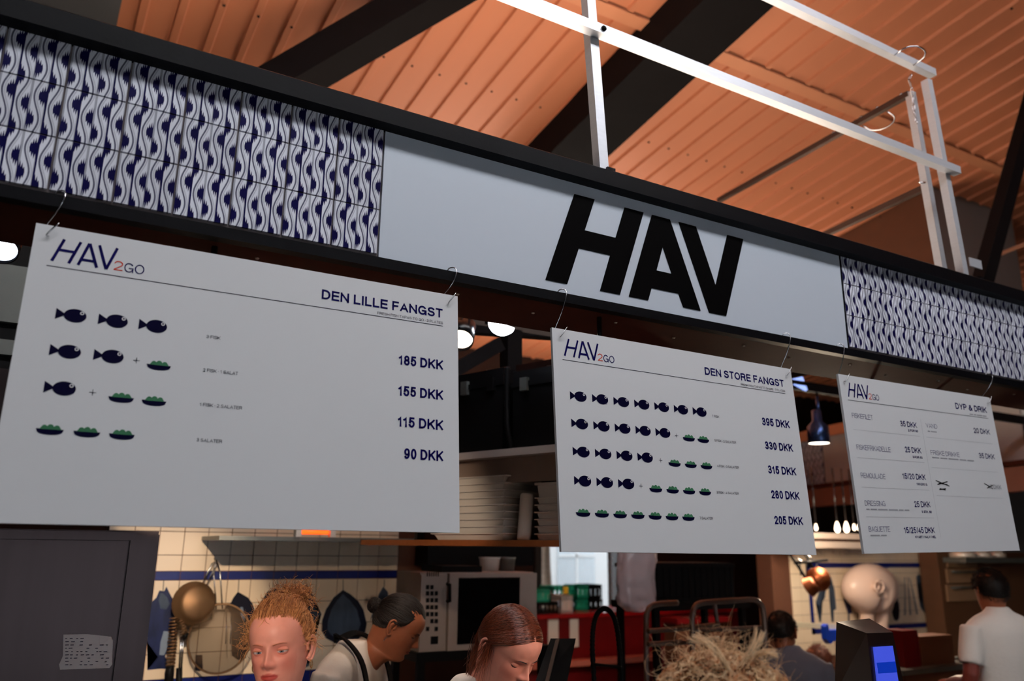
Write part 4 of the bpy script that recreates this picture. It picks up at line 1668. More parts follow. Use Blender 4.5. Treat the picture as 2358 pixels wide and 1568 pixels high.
for lx in (x0 + 0.02, x1 + 0.06):
    for ly in (OY + 0.02, OY + 0.38):
        b = MB()
        b.box(lx - 0.02, lx + 0.02, ly - 0.02, ly + 0.02, 0, z0 - 0.05)
        b.build('leg', m_blackpl, ot)
# things on the oven
for k, (a_, b_, ya, m, lab) in enumerate(((985, 1075, 1292, m_blackpl, 'flat black tray lying on the oven next to the tiles'), (1105, 1150, 1283, m_white, 'pale tub on the oven nearer the tiles'), (1150, 1185, 1283, m_steel2, 'grey tub on the oven nearer the window'))):
    xa, xb, za, zb = rb(a_, ya, b_, 1312, OY + 0.25)
    b = MB()
    if k == 0:
        b.box(xa, xb, OY + 0.05, OY + 0.34, z1, z1 + 0.035)
        o = b.build('baking_tray', m, bevel=0.006)
        tag(o, lab, 'tray')
    else:
        r_ = (xb - xa) / 2
        b.lathe([(r_ * 0.8, 0), (r_ * 0.95, zb - z1 - 0.01), (r_ * 1.05, zb - z1), (r_ * 0.9, zb - z1 - 0.005), (r_ * 0.75, 0.01)], Matrix.Translation(((xa + xb) / 2, OY + 0.25, z1)), 20)
        o = b.build('storage_tub', m)
        tag(o, lab, 'tub')
# black cabinet hanging over the oven
xa, xb, za, zb = rb(985, 1262, 1228, 1296, OY + 0.55)
b = MB()
b.box(xa, xb, OY + 0.55, OY + 0.9, za - 0.02, zb + 0.25)
o = b.build('wall_cabinet', m_blackpl, bevel=0.006)
tag(o, 'black wall cabinet above the white oven', 'cabinet')

# ---- clear bag, black crate, rail trolley, hose tap, tablet
random.seed(11)
BY = 4.2
b = MB()
rows = 22
outl = [(1424, 1255, 1512), (1424, 1290, 1511), (1422, 1320, 1505), (1420, 1350, 1506), (1420, 1375, 1510), (1425, 1392, 1510), (1440, 1402, 1490), (1448, 1408, 1470)]
rings = []
for i in range(rows):
    t = i / (rows - 1) * (len(outl) - 1)
    k = min(int(t), len(outl) - 2)
    f = t - k
    l = outl[k][0] * (1 - f) + outl[k + 1][0] * f
    y = outl[k][1] * (1 - f) + outl[k + 1][1] * f
    r = outl[k][2] * (1 - f) + outl[k + 1][2] * f
    pl0, pr0 = at(l, y, BY), at(r, y, BY)
    c, hw = (pl0 + pr0) / 2, (pr0 - pl0).length / 2
    ring = []
    for s_ in range(36):
        a = 2 * PI * s_ / 36
        wob = 1 + 0.22 * mnoise.noise(Vector((math.cos(a) * 2.2, math.sin(a) * 2.2, i * 0.35))) + 0.10 * mnoise.noise(Vector((math.cos(a) * 6, math.sin(a) * 6, i * 0.5)))
        ring.append(b.bm.verts.new(c + Vector((hw * math.cos(a) * (1 if wob > 1 else wob), 0.07 * math.sin(a) * wob, 0))))
    rings.append(ring)
for A, B in zip(rings, rings[1:]):
    for s_ in range(36):
        b.bm.faces.new((A[s_], A[(s_ + 1) % 36], B[(s_ + 1) % 36], B[s_]))
b.bm.faces.new(rings[-1])
p = at(1468, 1262, BY)
b.tube([p + Vector((0, 0, -0.03)), p + Vector((0, 0, 0.2)), Vector((p.x, p.y, TRZ + 0.01))], 0.004, 6)
o = b.build('plastic_bag', mat('clear_plastic_film', (214, 196, 200), 0.18, noise=0.05, alpha=0.55, spec=0.8), smooth=True)
tag(o, 'crumpled clear plastic bag hanging beside the bright window', 'plastic bag')

CY = 4.3
x0, x1, z0, z1 = rb(1506, 1296, 1690, 1386, CY)
cr = thing('black_crate', 'large black slotted plastic crate above the tube trolley', 'crate', ((x0 + x1) / 2, CY, z0))
b = MB()
b.box(x0, x1, CY, CY + 0.4, z0, z1)
b.build('body', m_blackpl, cr, bevel=0.01)
for i in range(13):
    xx = x0 + (x1 - x0) * (i + 0.5) / 13
    b = MB()
    b.box(xx - 0.006, xx + 0.006, CY - 0.008, CY, z0 + 0.02, z1 - 0.03)
    b.build('rib', m_blackpl, cr)
for zz_ in (z0 + 0.012, z1 - 0.02):
    b = MB()
    b.box(x0 - 0.01, x1 + 0.01, CY - 0.014, CY + 0.414, zz_ - 0.012, zz_ + 0.012)
    b.build('rim', m_blackpl, cr, bevel=0.003)
b = MB()
b.box(x0 - 0.02, x1 + 0.12, CY - 0.02, CY + 0.45, z0 - 0.05, z0 - 0.002)
for lx in (x0 + 0.02, x1 + 0.08):
    for ly in (CY + 0.02, CY + 0.4):
        b.box(lx - 0.02, lx + 0.02, ly - 0.02, ly + 0.02, 0, z0 - 0.05)
o = b.build('shelf_table', m_blackpl)
tag(o, 'black metal table carrying the slotted crate', 'table')

m_tube = mat('grey_brown_tube', (120, 104, 96), 0.4, metal=0.5, noise=0.1)
tr = thing('tube_trolley', 'grey tube rack trolley in front of the black crate', 'trolley', at(1620, 1560, 3.5))


def px_tube(L, Y, r, nm, m, par, n=5):
    b = MB()
    b.tube(smooth_path([at(x, y, Y) for x, y in L], n), r, 10)
    return b.build(nm, m, par)


px_tube([(1596, 1640), (1594, 1450), (1596, 1410), (1606, 1392), (1630, 1387), (1690, 1383), (1735, 1381), (1752, 1392), (1758, 1412), (1762, 1470), (1768, 1640)], 3.5, 0.016, 'hoop_frame', m_tube, tr)
px_tube([(1490, 1640), (1488, 1450), (1490, 1412), (1500, 1396), (1520, 1390), (1560, 1388)], 3.75, 0.016, 'hoop_frame', m_tube, tr)
px_tube([(1645, 1385), (1652, 1436)], 3.5, 0.012, 'stay', m_tube, tr)
px_tube([(1492, 1453), (1570, 1447), (1655, 1438)], 3.6, 0.014, 'cross_rail', m_tube, tr)
px_tube([(1492, 1483), (1570, 1479), (1655, 1470)], 3.6, 0.014, 'cross_rail', m_tube, tr)
px_tube([(1600, 1452), (1680, 1448), (1760, 1444)], 3.52, 0.012, 'cross_rail', m_tube, tr)

hs = thing('spring_tap', 'dark spring hose tap arching in front of the red counter', 'tap', at(1400, 1568, 2.95))
pth = smooth_path([at(x, y, 2.95) for x, y in [(1370, 1660), (1368, 1568), (1364, 1490), (1367, 1440), (1376, 1412), (1392, 1401), (1408, 1412), (1419, 1440), (1427, 1500), (1432, 1568), (1434, 1640)]], 12)
b = MB()
b.tube(pth, [0.0095 + 0.003 * (i % 2) for i in range(len(pth))], 10)
b.build('spring_hose', m_blackpl, hs)
b = MB()
b.tube([at(1366, 1530, 2.94), at(1372, 1530, 2.94), at(1430, 1536, 2.94)], 0.006, 8)
b.build('support_arm', m_blackpl, hs)

tb = thing('black_tablet', 'black tablet screen leaning beside the bowed woman', 'tablet', at(1275, 1568, 2.62))
q = [at(1268, 1470, 2.66), at(1326, 1470, 2.62), at(1300, 1600, 2.56), at(1222, 1600, 2.60)]
nrm = (q[1] - q[0]).cross(q[3] - q[0]).normalized() * 0.018
if nrm.y < 0:
    nrm = -nrm
b = MB()
b.hexa(q + [p + nrm for p in q])
b.build('screen', m_blackpl, tb, bevel=0.003)
b = MB()
m0 = (q[2] + q[3]) / 2 + nrm
b.tube([m0, Vector((m0.x, m0.y + 0.05, 1.25)), Vector((m0.x, m0.y + 0.05, 1.02))], 0.014, 10)
b.build('stand', m_blackpl, tb)
b = MB()
b.bar(at(1284, 1472, 2.64), at(1252, 1600, 2.565), 0.003, 0.02, (0, 1, 0))
b.build('bezel_line', m_tube, tb)

# ---- red counter and crates in front of the window
RY = 8.3
x0, x1, z0, z1 = rb(1180, 1412, 1500, 1420, RY)
zt = at(1350, 1411, RY).z
rc = thing('red_counter', 'glossy red counter under the bright window', 'counter', ((x0 + x1) / 2, RY + 0.4, 0))
b = MB()
b.box(x0, x1 + 1.5, RY, RY + 0.9, 0, zt - 0.05)
b.build('body', m_redp, rc, bevel=0.005)
b = MB()
b.box(x0 - 0.03, x1 + 1.55, RY - 0.05, RY + 0.93, zt - 0.05, zt)
b.build('top', mat('bright_red_edge', (150, 20, 24), 0.25, noise=0.08), rc, bevel=0.005)
b = MB()
zq = at(1400, 1512, RY).z
b.box(x0, x1, RY - 0.16, RY, zq - 0.06, zq)
b.build('ledge', mat('salmon_ledge', (190, 108, 92), 0.4, noise=0.1), rc, bevel=0.004)
for (a_, c_) in ((1262, 1286), (1312, 1332)):
    xa, xb, za, zb = rb(a_, 1425, c_, 1490, RY - 0.01)
    b = MB()
    b.box(xa, xb, RY - 0.012, RY, za, zb)
    b.build('pale_panel', m_foam, rc)

m_green_c = mat('green_bottle_crate', (28, 176, 138), 0.4, noise=0.1)


def crate(px0, py0, px1, py1, Y, m, label, grp):
    x0, x1, z0, z1 = rb(px0, py0, px1, py1, Y)
    if py1 > 1400:
        z0 = zt + 0.001
    t = thing('bottle_crate', label, 'crate', ((x0 + x1) / 2, Y + 0.15, z0), grp)
    d = 0.3
    w = 0.02
    b = MB()
    b.box(x0, x1, Y, Y + d, z0, z0 + 0.03)
    b.build('base', m, t)
    b = MB()
    for (xa, xb, ya, yb) in ((x0, x1, Y, Y + 0.015), (x0, x1, Y + d - 0.015, Y + d), (x0, x0 + 0.015, Y, Y + d), (x1 - 0.015, x1, Y, Y + d)):
        b.box(xa, xb, ya, yb, z1 - (z1 - z0) * 0.3, z1)
    b.build('rim', m, t)
    b = MB()
    nb = 5
    for i in range(nb + 1):
        xx = x0 + (x1 - x0 - w) * i / nb
        b.box(xx, xx + w, Y, Y + 0.015, z0, z1)
        b.box(xx, xx + w, Y + d - 0.015, Y + d, z0, z1)
    for i in range(4):
        yy = Y + (d - w) * i / 3
        b.box(x0, x0 + 0.015, yy, yy + w, z0, z1)
        b.box(x1 - 0.015, x1, yy, yy + w, z0, z1)
    o = b.build('bars', m, t)
    o['kind'] = 'stuff'
    return t


zc = zt
gl = ('green bottle crate under the tree trunk', 'upper green bottle crate next to the dark ones', 'lower green bottle crate next to the dark ones')
crate(1234, 1357, 1268, 1387, RY + 0.06, m_green_c, gl[0], 'bottle crates on the red counter')
_yl = crate(1272, 1350, 1324, 1382, RY + 0.42, m_green_c, 'green bottle crate with a yellow label', 'bottle crates on the red counter')
_p, _q = at(1297, 1350, RY + 0.41), at(1308, 1368, RY + 0.41)
b = MB()
b.box(_p.x, _q.x, RY + 0.405, RY + 0.42, _q.z, _p.z)
b.build('yellow_label', mat('yellow_label', (226, 190, 40), 0.5, noise=0.05), _yl)
crate(1328, 1347, 1356, 1378, RY + 0.4, m_green_c, gl[1], 'bottle crates on the red counter')
crate(1324, 1380, 1356, 1410, RY + 0.38, m_green_c, gl[2], 'bottle crates on the red counter')
crate(1357, 1346, 1386, 1378, RY + 0.4, m_blackpl, 'upper dark bottle crate beside the clear bag', 'bottle crates on the red counter')
crate(1357, 1379, 1388, 1411, RY + 0.38, m_blackpl, 'lower dark bottle crate beside the clear bag', 'bottle crates on the red counter')
crate(1290, 1371, 1321, 1410, RY + 0.06, m_foam, 'white bottle crate standing in front of the green ones', 'bottle crates on the red counter')
crate(1236, 1386, 1286, 1404, RY + 0.06, m_blackpl, 'low black crate on the red counter by the woman', 'bottle crates on the red counter')

# ---- outdoors behind the window
m_facade = mat('white_painted_facade', (238, 240, 240), 0.8, noise=0.03)
m_bark = mat('pale_birch_bark', (170, 150, 132), 0.9, noise=0.5, scale=9, stretch=(1, 1, 3), bump=0.3)
fc = thing('street_facade', 'white building across the street behind the window', 'building', (15.5, 17, 0))
b = MB()
b.box(8, 24, 17, 18, 0, 9)
b.build('wall', m_facade, fc)
m_pane = mat('pale_window_pane', (206, 216, 222), 0.2, noise=0.1)
for i in range(7):
    for j in range(3):
        xx, zz_ = 9 + i * 2.0, 0.6 + j * 2.6
        b = MB()
        b.box(xx, xx + 1.1, 16.97, 17.0, zz_, zz_ + 1.7)
        w_ = b.build('window', m_pane, fc)
        b = MB()
        b.box(xx + 0.52, xx + 0.58, 16.95, 16.97, zz_, zz_ + 1.7)
        b.box(xx, xx + 1.1, 16.95, 16.97, zz_ + 1.05, zz_ + 1.11)
        b.build('glazing_bar', m_facade, w_)
tk = thing('birch_tree', 'pale birch trunk outside the window', 'tree', at(1258, 1400, 11.0) * 1.0)
tk.location.z = 0
random.seed(2)
p0 = at(1258, 1330, 11.0)
b = MB()
pts = [Vector((p0.x + 0.04 * math.sin(i * 1.3), p0.y, i * 0.5)) for i in range(13)]
b.tube(smooth_path(pts, 3), [0.11 - 0.0016 * i for i in range(37)], 12)
b.build('trunk', m_bark, tk)
for i in range(7):
    h = 2.2 + i * 0.45
    a = i * 2.4
    b = MB()
    b.tube([Vector((p0.x, p0.y, h)), Vector((p0.x + 0.5 * math.cos(a), p0.y + 0.5 * math.sin(a), h + 0.4)), Vector((p0.x + 1.1 * math.cos(a), p0.y + 1.1 * math.sin(a), h + 1.0))], [0.03, 0.02, 0.008], 6)
    b.build('branch', m_bark, tk)

# ---- far stall at the right: fascia seen between and beyond the boards
fz0, fz1 = 2.77, 3.40
fa, fb = Vector((9.55, 8.2, 0)), Vector((8.35, 3.9, 0))
fd = (fb - fa).normalized()
fn = Vector((-fd.y, fd.x, 0))
if fn.x > 0:
    fn = -fn
ff = thing('far_fascia', 'grey white fascia of the far stall seen past the third board', 'shop fascia', (fa + fb) / 2 + Vector((0, 0, fz0)))


def seg(t0, t1, d0, d1, za, zb):
    q = [fa + fd * t0 + fn * d0, fa + fd * t1 + fn * d0, fa + fd * t1 + fn * d1, fa + fd * t0 + fn * d1]
    return [Vector((v.x, v.y, za)) for v in q] + [Vector((v.x, v.y, zb)) for v in q]


Lf = (fb - fa).length
m_farwhite = mat('far_white_panel', (186, 180, 178), 0.6, noise=0.03)
b = MB()
b.hexa(seg(0.62, Lf - 0.55, 0, -0.2, fz0, fz1))
b.build('white_panel', m_farwhite, ff)
b = MB()
b.hexa(seg(-1.6, 0.60, 0, -0.2, fz0, fz1))
b.build('tile_backing', m_grout, ff)
b = MB()
b.hexa(seg(Lf - 0.53, Lf + 2, 0, -0.2, fz0, fz1))
b.build('tile_backing', m_grout, ff)
Rz = math.atan2(-fd.y, -fd.x)
th = (fz1 - fz0) / 3
for base, cnt, sg in ((0.60, 5, -1), (Lf - 0.53, 5, 1)):
    for i in range(cnt):
        for r in range(3):
            p = fa + fd * (base + sg * th * (i + 0.5)) + fn * 0.004
            o = bpy.data.objects.new('tile', tile_me)
            COL.objects.link(o)
            o.parent = ff
            o.location = Vector((p.x, p.y, fz0 + th * (r + 0.5))) - ff.location
            o.rotation_euler = (0, 0, Rz)
            s_ = th / 0.1333
            o.scale = (s_, 1, s_)
b = MB()
b.hexa(seg(-1.6, Lf + 2, 0.06, -0.2, fz1, fz1 + 0.14))
b.build('orange_cap', m_roof2, ff)
b = MB()
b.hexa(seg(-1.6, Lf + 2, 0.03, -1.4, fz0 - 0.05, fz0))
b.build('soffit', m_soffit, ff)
b = MB()
b.hexa(seg(-1.6, Lf + 2, 1.3, 1.2, 2.35, 2.55))
o = b.build('hanging_beam', m_soffit, ff)

# bright hood with bulbs over the far counter
PY = 6.0
hx0, hx1, hz0, hz1 = rb(1868, 1226, 2010, 1262, PY - 0.5)
hb = thing('lit_steel_hood', 'brightly lit steel hood over the tool mural', 'hood', ((hx0 + hx1) / 2, PY - 0.4, hz0))
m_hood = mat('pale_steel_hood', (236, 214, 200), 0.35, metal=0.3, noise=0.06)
for k, (ya, yb) in enumerate(((1228, 1241), (1247, 1262))):
    xa, xb, za, zb = rb(1850, ya, 2030, yb, PY - 0.5)
    b = MB()
    b.box(xa, xb, PY - 0.5 + 0.05 * k, PY + 0.1, za, zb)
    b.build('hood_band', m_hood, hb, bevel=0.006)
xa, xb, za, zb = rb(1850, 1241, 2030, 1247, PY - 0.4)
b = MB()
b.box(xa, xb, PY - 0.36, PY + 0.1, za, zb)
b.build('hood_slot', m_brown, hb)
m_bulb = mat('glowing_bulb', (255, 236, 216), 0.4, emit=5, ecol=(255, 226, 196), noise=0)
for k, px in enumerate((1879, 1928, 1949, 1967, 1978)):
    t = thing('filament_bulb', ['glowing bulb beside the price 205 DKK', 'glowing bulb, first of the pair over the lit hood', 'glowing bulb, second of the pair over the lit hood', 'small glowing bulb near the third board', 'glowing bulb touching the edge of the third board'][k], 'light bulb', at(px, 1215, PY - 0.4), 'bulbs over the lit hood')
    p = at(px, 1214, PY - 0.4)
    s_ = 1.0 if k in (1, 2) else 0.6
    b = MB()
    b.lathe([(0.006, 0.06 * s_), (0.018 * s_, 0.03 * s_), (0.028 * s_, -0.02 * s_), (0.02 * s_, -0.045 * s_), (0.002, -0.055 * s_)], Matrix.Translation(p), 14)
    b.build('bulb', m_bulb, t)
    b = MB()
    b.tube([p + Vector((0, 0, 0.055 * s_)), p + Vector((0, 0, 0.6))], 0.008, 6)
    b.build('cord', m_can, t)
ll = bpy.data.lights.new('hood_bulbs_glow', 'POINT')
ll.energy = 75
ll.color = (1.0, 0.80, 0.58)
ll.shadow_soft_size = 0.15
lo_ = bpy.data.objects.new('hood_bulbs_glow', ll)
COL.objects.link(lo_)
lo_.location = at(1925, 1215, PY - 1.1)

# ---- mural wall of the far stall
wm = thing('wall_mural', None, None, (at(2000, 1380, PY).x, PY + 0.1, 0))
struct(wm, 'cream tiled wall with blue framed tool paintings')
mx0, mx1 = at(1830, 1380, PY).x, at(2160, 1380, PY).x
mz1 = at(2000, 1262, PY).z
b = MB()
b.box(mx0 - 0.3, mx1, PY + 0.004, PY + 0.2, 0, mz1)
b.build('mortar_bed', m_joint, wm)
tw = 0.135
rows = int((mz1 - 0.75) / tw)
cols_ = int((mx1 - mx0) / tw) + 1
mb = tile_block('tile', tw - 0.004, tw - 0.004, m_cream)
for i in range(cols_):
    for r in range(rows):
        put_tile(mb, 'tile', mx1 - tw * (i + 0.5), mz1 - tw * (r + 0.5), PY, wm)
fx0, fx1 = at(1862, 1370, PY).x, at(2132, 1370, PY).x
fza, fzb = at(2100, 1446, PY).z, at(2050, 1296, PY).z
for (xa, xb, za, zb) in ((fx0, fx1, fzb - 0.05, fzb), (fx0, fx1, fza, fza + 0.05), (fx1 - 0.05, fx1, fza, fzb), (fx0, fx0 + 0.05, fza, fzb)):
    b = MB()
    b.box(xa, xb, PY - 0.0065, PY - 0.0045, za, zb)
    b.build('blue_border', m_blueband, wm)
FM = lambda L: [(1860 + x / 6.03, 1200 + y / 6.03) for x, y in L]
tools = [
    ([(300, 745), (330, 800), (370, 950), (395, 1220), (360, 1240), (360, 1400), (330, 1400), (330, 1240), (300, 1080), (290, 850)], m_fishgrey),
    ([(490, 755), (530, 830), (560, 1000), (620, 1270), (580, 1290), (580, 1400), (560, 1400), (560, 1290), (500, 1100), (480, 900)], m_fishblue),
    ([(1200, 1000), (1240, 1000), (1230, 1060), (1270, 1150), (1275, 1230), (1240, 1250), (1235, 1290), (1270, 1350), (1240, 1390), (1200, 1370), (1215, 1290), (1210, 1250), (1160, 1230), (1155, 1150), (1205, 1060)], m_fishdark),
    ([(1540, 735), (1580, 770), (1575, 820), (1555, 870), (1575, 1050), (1615, 1140), (1610, 1200), (1640, 1300), (1590, 1230), (1560, 1190), (1575, 1080), (1545, 880), (1510, 830), (1505, 770)], m_fishgrey),
    ([(1340, 780), (1350, 780), (1355, 1000), (1360, 1300), (1340, 1310), (1345, 1000)], m_fishgrey),
    ([(1380, 780), (1390, 780), (1410, 1000), (1435, 1300), (1415, 1310), (1400, 1000)], m_fishgrey),
    ([(1410, 790), (1420, 790), (1470, 1000), (1530, 1290), (1510, 1300), (1455, 1000)], m_fishgrey),
    ([(1000, 1000), (1040, 1050), (1050, 1250), (1030, 1290), (1060, 1400), (1040, 1400), (1010, 1290), (1000, 1200)], m_fishgrey),
    ([(220, 900), (250, 960), (240, 1060), (180, 1160), (185, 1400), (160, 1400), (160, 1180), (110, 1130), (150, 1000)], m_fishgrey),
]
for pl, m in tools:
    wall_print(FM(pl), 'painted_tool', m, 0.0002, wm, PY)

# pig rump sculpture
pg = thing('pig_sculpture', 'pale pink rear half of a pig coming out of the tool mural', 'sculpture', at(1998, 1440, PY - 0.1))
c = at(2004, 1355, PY - 0.21)
b = MB()
R_ = 0.36
pts = []
nu, nv = 40, 26
sun = (at(2060, 1357, PY - 0.12).x - c.x) / 57        # metres per pixel sideways
zun = abs(at(2003, 1400, PY - 0.12).z - c.z) / 43
hw_, hh_ = 42 * sun, 54 * zun
gridv = []
for j in range(nv + 1):
    ph = PI * j / nv
    row = []
    for i in range(nu):
        a = 2 * PI * i / nu
        r = math.sin(ph)
        x, z_ = r * math.cos(a), r * math.sin(a)
        y = -math.cos(ph) * 0.20
        groove = 0.10 * math.exp(-(x / 0.14) ** 2) * max(0, -z_ + 0.2) * (1 if ph > 0 else 0)
        wid = 1.0 - 0.22 * max(0, -z_ - 0.3)
        v = Vector((x * hw_ * wid, (y + groove * 1.6) - 0.0, z_ * hh_))
        row.append(b.bm.verts.new(c + v))
    gridv.append(row)
for j in range(nv):
    for i in range(nu):
        try:
            b.bm.faces.new((gridv[j][i], gridv[j][(i + 1) % nu], gridv[j + 1][(i + 1) % nu], gridv[j + 1][i]))
        except ValueError:
            pass
bmesh.ops.remove_doubles(b.bm, verts=b.bm.verts, dist=1e-5)
m_pig = mat('pink_white_ceramic', (238, 206, 190), 0.3, noise=0.05, scale=4)
b.build('rump', m_pig, pg, smooth=True)
for k, L in enumerate(([(1985, 1362), (1995, 1392), (1996, 1420), (1994, 1448)], [(2026, 1362), (2032, 1395), (2031, 1420), (2029, 1446)])):
    b = MB()
    b.tube(smooth_path([at(x, y, PY - 0.20 + 0.02 * i) for i, (x, y) in enumerate(L)], 5), [0.13, 0.135, 0.135, 0.13, 0.12, 0.11, 0.10, 0.088, 0.08, 0.075, 0.072, 0.07, 0.068, 0.068, 0.07, 0.074], 16)
    b.build('leg', m_pig, pg)
tp = at(2007, 1350, PY - 0.36)
b = MB()
b.tube([tp + Vector((0.012 * (1 + 0.22 * i) * math.cos(i * 0.6), -0.02 - 0.0035 * i, 0.012 * (1 + 0.22 * i) * math.sin(i * 0.6))) for i in range(26)], [0.014 - 0.0002 * i for i in range(26)], 8)
b.build('curled_tail', m_pig, pg)

# copper pans hanging left of the mural
for k, (px, py, r_) in enumerate(((1884, 1334, 0.105), (1862, 1352, 0.085))):
    t = thing('copper_pan', ['copper pan with glowing rim hanging before the tool mural', 'smaller copper pan hanging lower before the tool mural'][k], 'pan', at(px, py + 20, 5.0))
    c = at(px, py, 5.0)
    Mx = Matrix.Translation(c) @ Matrix.Rotation(math.radians(62), 4, 'X') @ Matrix.Rotation(math.radians(-25 + 40 * k), 4, 'Y')
    b = MB()
    b.lathe([(0.001, 0.07), (r_ * 0.8, 0.065), (r_, 0), (r_ * 1.03, 0), (r_ * 0.97, -0.004), (r_ * 0.77, 0.055), (0.001, 0.06)], Mx, 24, cap=False)
    b.build('pan_body', m_copper, t)
    b = MB()
    b.tube([Mx @ Vector((0, r_, 0.01)), Mx @ Vector((0, r_ + 0.16, -0.01)), Mx @ Vector((0, r_ + 0.26, -0.03))], 0.012, 8)
    b.build('handle', m_blackpl, t)
    he = Mx @ Vector((0, r_ + 0.26, -0.03))
    b = MB()
    b.tube([he, Vector((he.x, 5.04, at(1870, 1293, 5.05).z))], 0.005, 6)
    b.build('hanging_wire', m_chrome, t)
# dark utensil rack behind them
b = MB()
p0, p1 = at(1830, 1296, 5.05), at(1905, 1290, 5.05)
b.tube([p0, p1], 0.012, 8)
for px in (1842, 1856, 1880):
    q = at(px, 1298, 5.05)
    b.tube([q, q + Vector((0, 0, -0.1))], 0.006, 6)
o = b.build('utensil_rail', m_blackpl)
tag(o, 'dark rail the copper pans hang from', 'rail')

# pale rail with blue clip
p0, p1 = at(1824, 1437, 4.9), at(1930, 1444, 4.9)
rl = thing('pale_rail', 'pale yellow rail with a blue clip beside the payment terminal', 'rail', (p0 + p1) / 2)
b = MB()
b.bar(p0, p1, 0.03, 0.04)
for q_ in (p0.lerp(p1, 0.04), p0.lerp(p1, 0.97)):
    b.box(q_.x - 0.012, q_.x + 0.012, q_.y + 0.0, q_.y + 0.024, 0, q_.z)
b.build('bar', mat('pale_yellow_bar', (236, 226, 196), 0.4, noise=0.03), rl)
q = at(1908, 1455, 4.88)
b = MB()
b.prism([(-0.09, 0.05), (-0.06, 0.07), (-0.05, 0.02), (0.10, 0.02), (0.11, -0.07), (0.02, -0.06), (-0.05, -0.09), (-0.09, -0.05)], Matrix.Translation(q), 0.05)
b.build('blue_clip', mat('blue_plastic', (20, 66, 190), 0.4, noise=0.1), rl)

# red shelf strip behind the trolley
b = MB()
xa, xb, za, zb = rb(1560, 1422, 1684, 1434, 6.8)
b.box(xa, xb, 6.8, 7.1, za, zb)
o = b.build('red_shelf', m_redp)
tag(o, 'glossy red shelf edge seen through the tube trolley', 'shelf')
b = MB()
xa, xb, za, zb = rb(1560, 1434, 1690, 1600, 6.9)
b.box(xa, xb, 6.9, 7.1, 0, zb)
o = b.build('shelf_cabinet', m_brown)
tag(o, 'brown cabinet under the red shelf edge', 'cabinet')

# ---- payment terminal in the foreground
TY = 1.62
pt = thing('payment_terminal', 'dark brown payment terminal with glowing blue screen', 'payment terminal', at(1998, 1568, TY + 0.05))
tl, trt = at(1932, 1423, TY + 0.16), at(2010, 1423, TY + 0.10)
m_term = mat('dark_brown_terminal', (34, 22, 20), 0.3, noise=0.15, spec=0.45)
P_ = lambda x, y, Y: at(x, y, Y)
top_bl, top_br = P_(1926, 1432, TY + 0.13), P_(2002, 1424, TY + 0.20)
frt_l, frt_r = P_(1996, 1458, TY), P_(2056, 1456, TY + 0.03)
dz = Vector((0, 0, -0.62))
b = MB()
bot = [P_(1922, 1600, TY + 0.13), P_(2012, 1600, TY), P_(2086, 1600, TY + 0.03), P_(2030, 1600, TY + 0.2)]
b.hexa(bot + [top_bl, frt_l, frt_r, top_br])
bd = b.build('body', m_term, pt, bevel=0.008, bseg=3)
scr = [(2012, 1490), (2056, 1487), (2074, 1600), (2024, 1604)]
v0 = (frt_r - frt_l)
fl_, fr_, bl_, br_ = frt_l, frt_r, bot[1], bot[2]
nn = (fr_ - fl_).cross(bl_ - fl_).normalized()
if nn.y > 0:
    nn = -nn
q = [at_plane(x, y, fl_ + nn * 0.004, nn) for x, y in scr]
b = MB()
b.hexa(q + [p + nn * -0.003 for p in q])
b.build('screen', mat('blue_lit_screen', (56, 70, 190), 0.3, emit=0.75, ecol=(66, 84, 214), noise=0.12, scale=40), pt)
q = [at_plane(x, y, fl_ + nn * 0.0046, nn) for x, y in [(2019, 1526), (2062, 1523), (2066, 1548), (2023, 1551)]]
b = MB()
b.hexa(q + [p + nn * -0.002 for p in q])
b.build('screen_field', mat('deep_blue_field', (10, 50, 170), 0.3, emit=0.5, ecol=(14, 56, 190), noise=0.1, scale=40), pt)
b = MB()
pc = (bot[0] + bot[2]) / 2
b.tube([pc, Vector((pc.x, pc.y, 1.02))], 0.03, 14)
b.build('stand', m_term, pt)

# ---- far right: drawer cabinet, shelf, steel counter with pans
DY = 5.7
m_beige = mat('beige_drawer', (146, 112, 84), 0.5, noise=0.1, scale=6)
x0, x1, z0, z1 = rb(2178, 1262, 2420, 1560, DY)
dc = thing('drawer_cabinet', 'brown drawer cabinet behind the man in the white T-shirt', 'cabinet', ((x0 + x1) / 2, DY + 0.3, 0))
b = MB()
b.box(x0, x1, DY + 0.02, DY + 0.25, 0, z1 - 0.05)
b.build('carcass', mat('brown_carcass', (96, 62, 40), 0.6, noise=0.15), dc)
for k, (ya, yb) in enumerate(((1286, 1306), (1310, 1342), (1346, 1384))):
    xa, xb, za, zb = rb(2182, ya, 2250, yb, DY)
    b = MB()
    b.box(xa, xb, DY, DY + 0.02, za, zb)
    d_ = b.build('drawer', m_beige, dc, bevel=0.004)
    b = MB()
    b.tube([(xa + 0.04, DY - 0.03, zb - 0.03), (xb - 0.04, DY - 0.03, zb - 0.03)], 0.012, 8)
    b.build('handle', m_steel2, d_)
b = MB()
xa, xb, za, zb = rb(2225, 1285, 2440, 1296, DY - 0.25)
b.box(xa, xb, DY - 0.25, DY + 0.02, za, zb)
b.build('steel_shelf', m_steel2, dc, bevel=0.003)
m_lit = mat('lit_steel_lid', (240, 228, 214), 0.3, metal=0.4, noise=0.1)
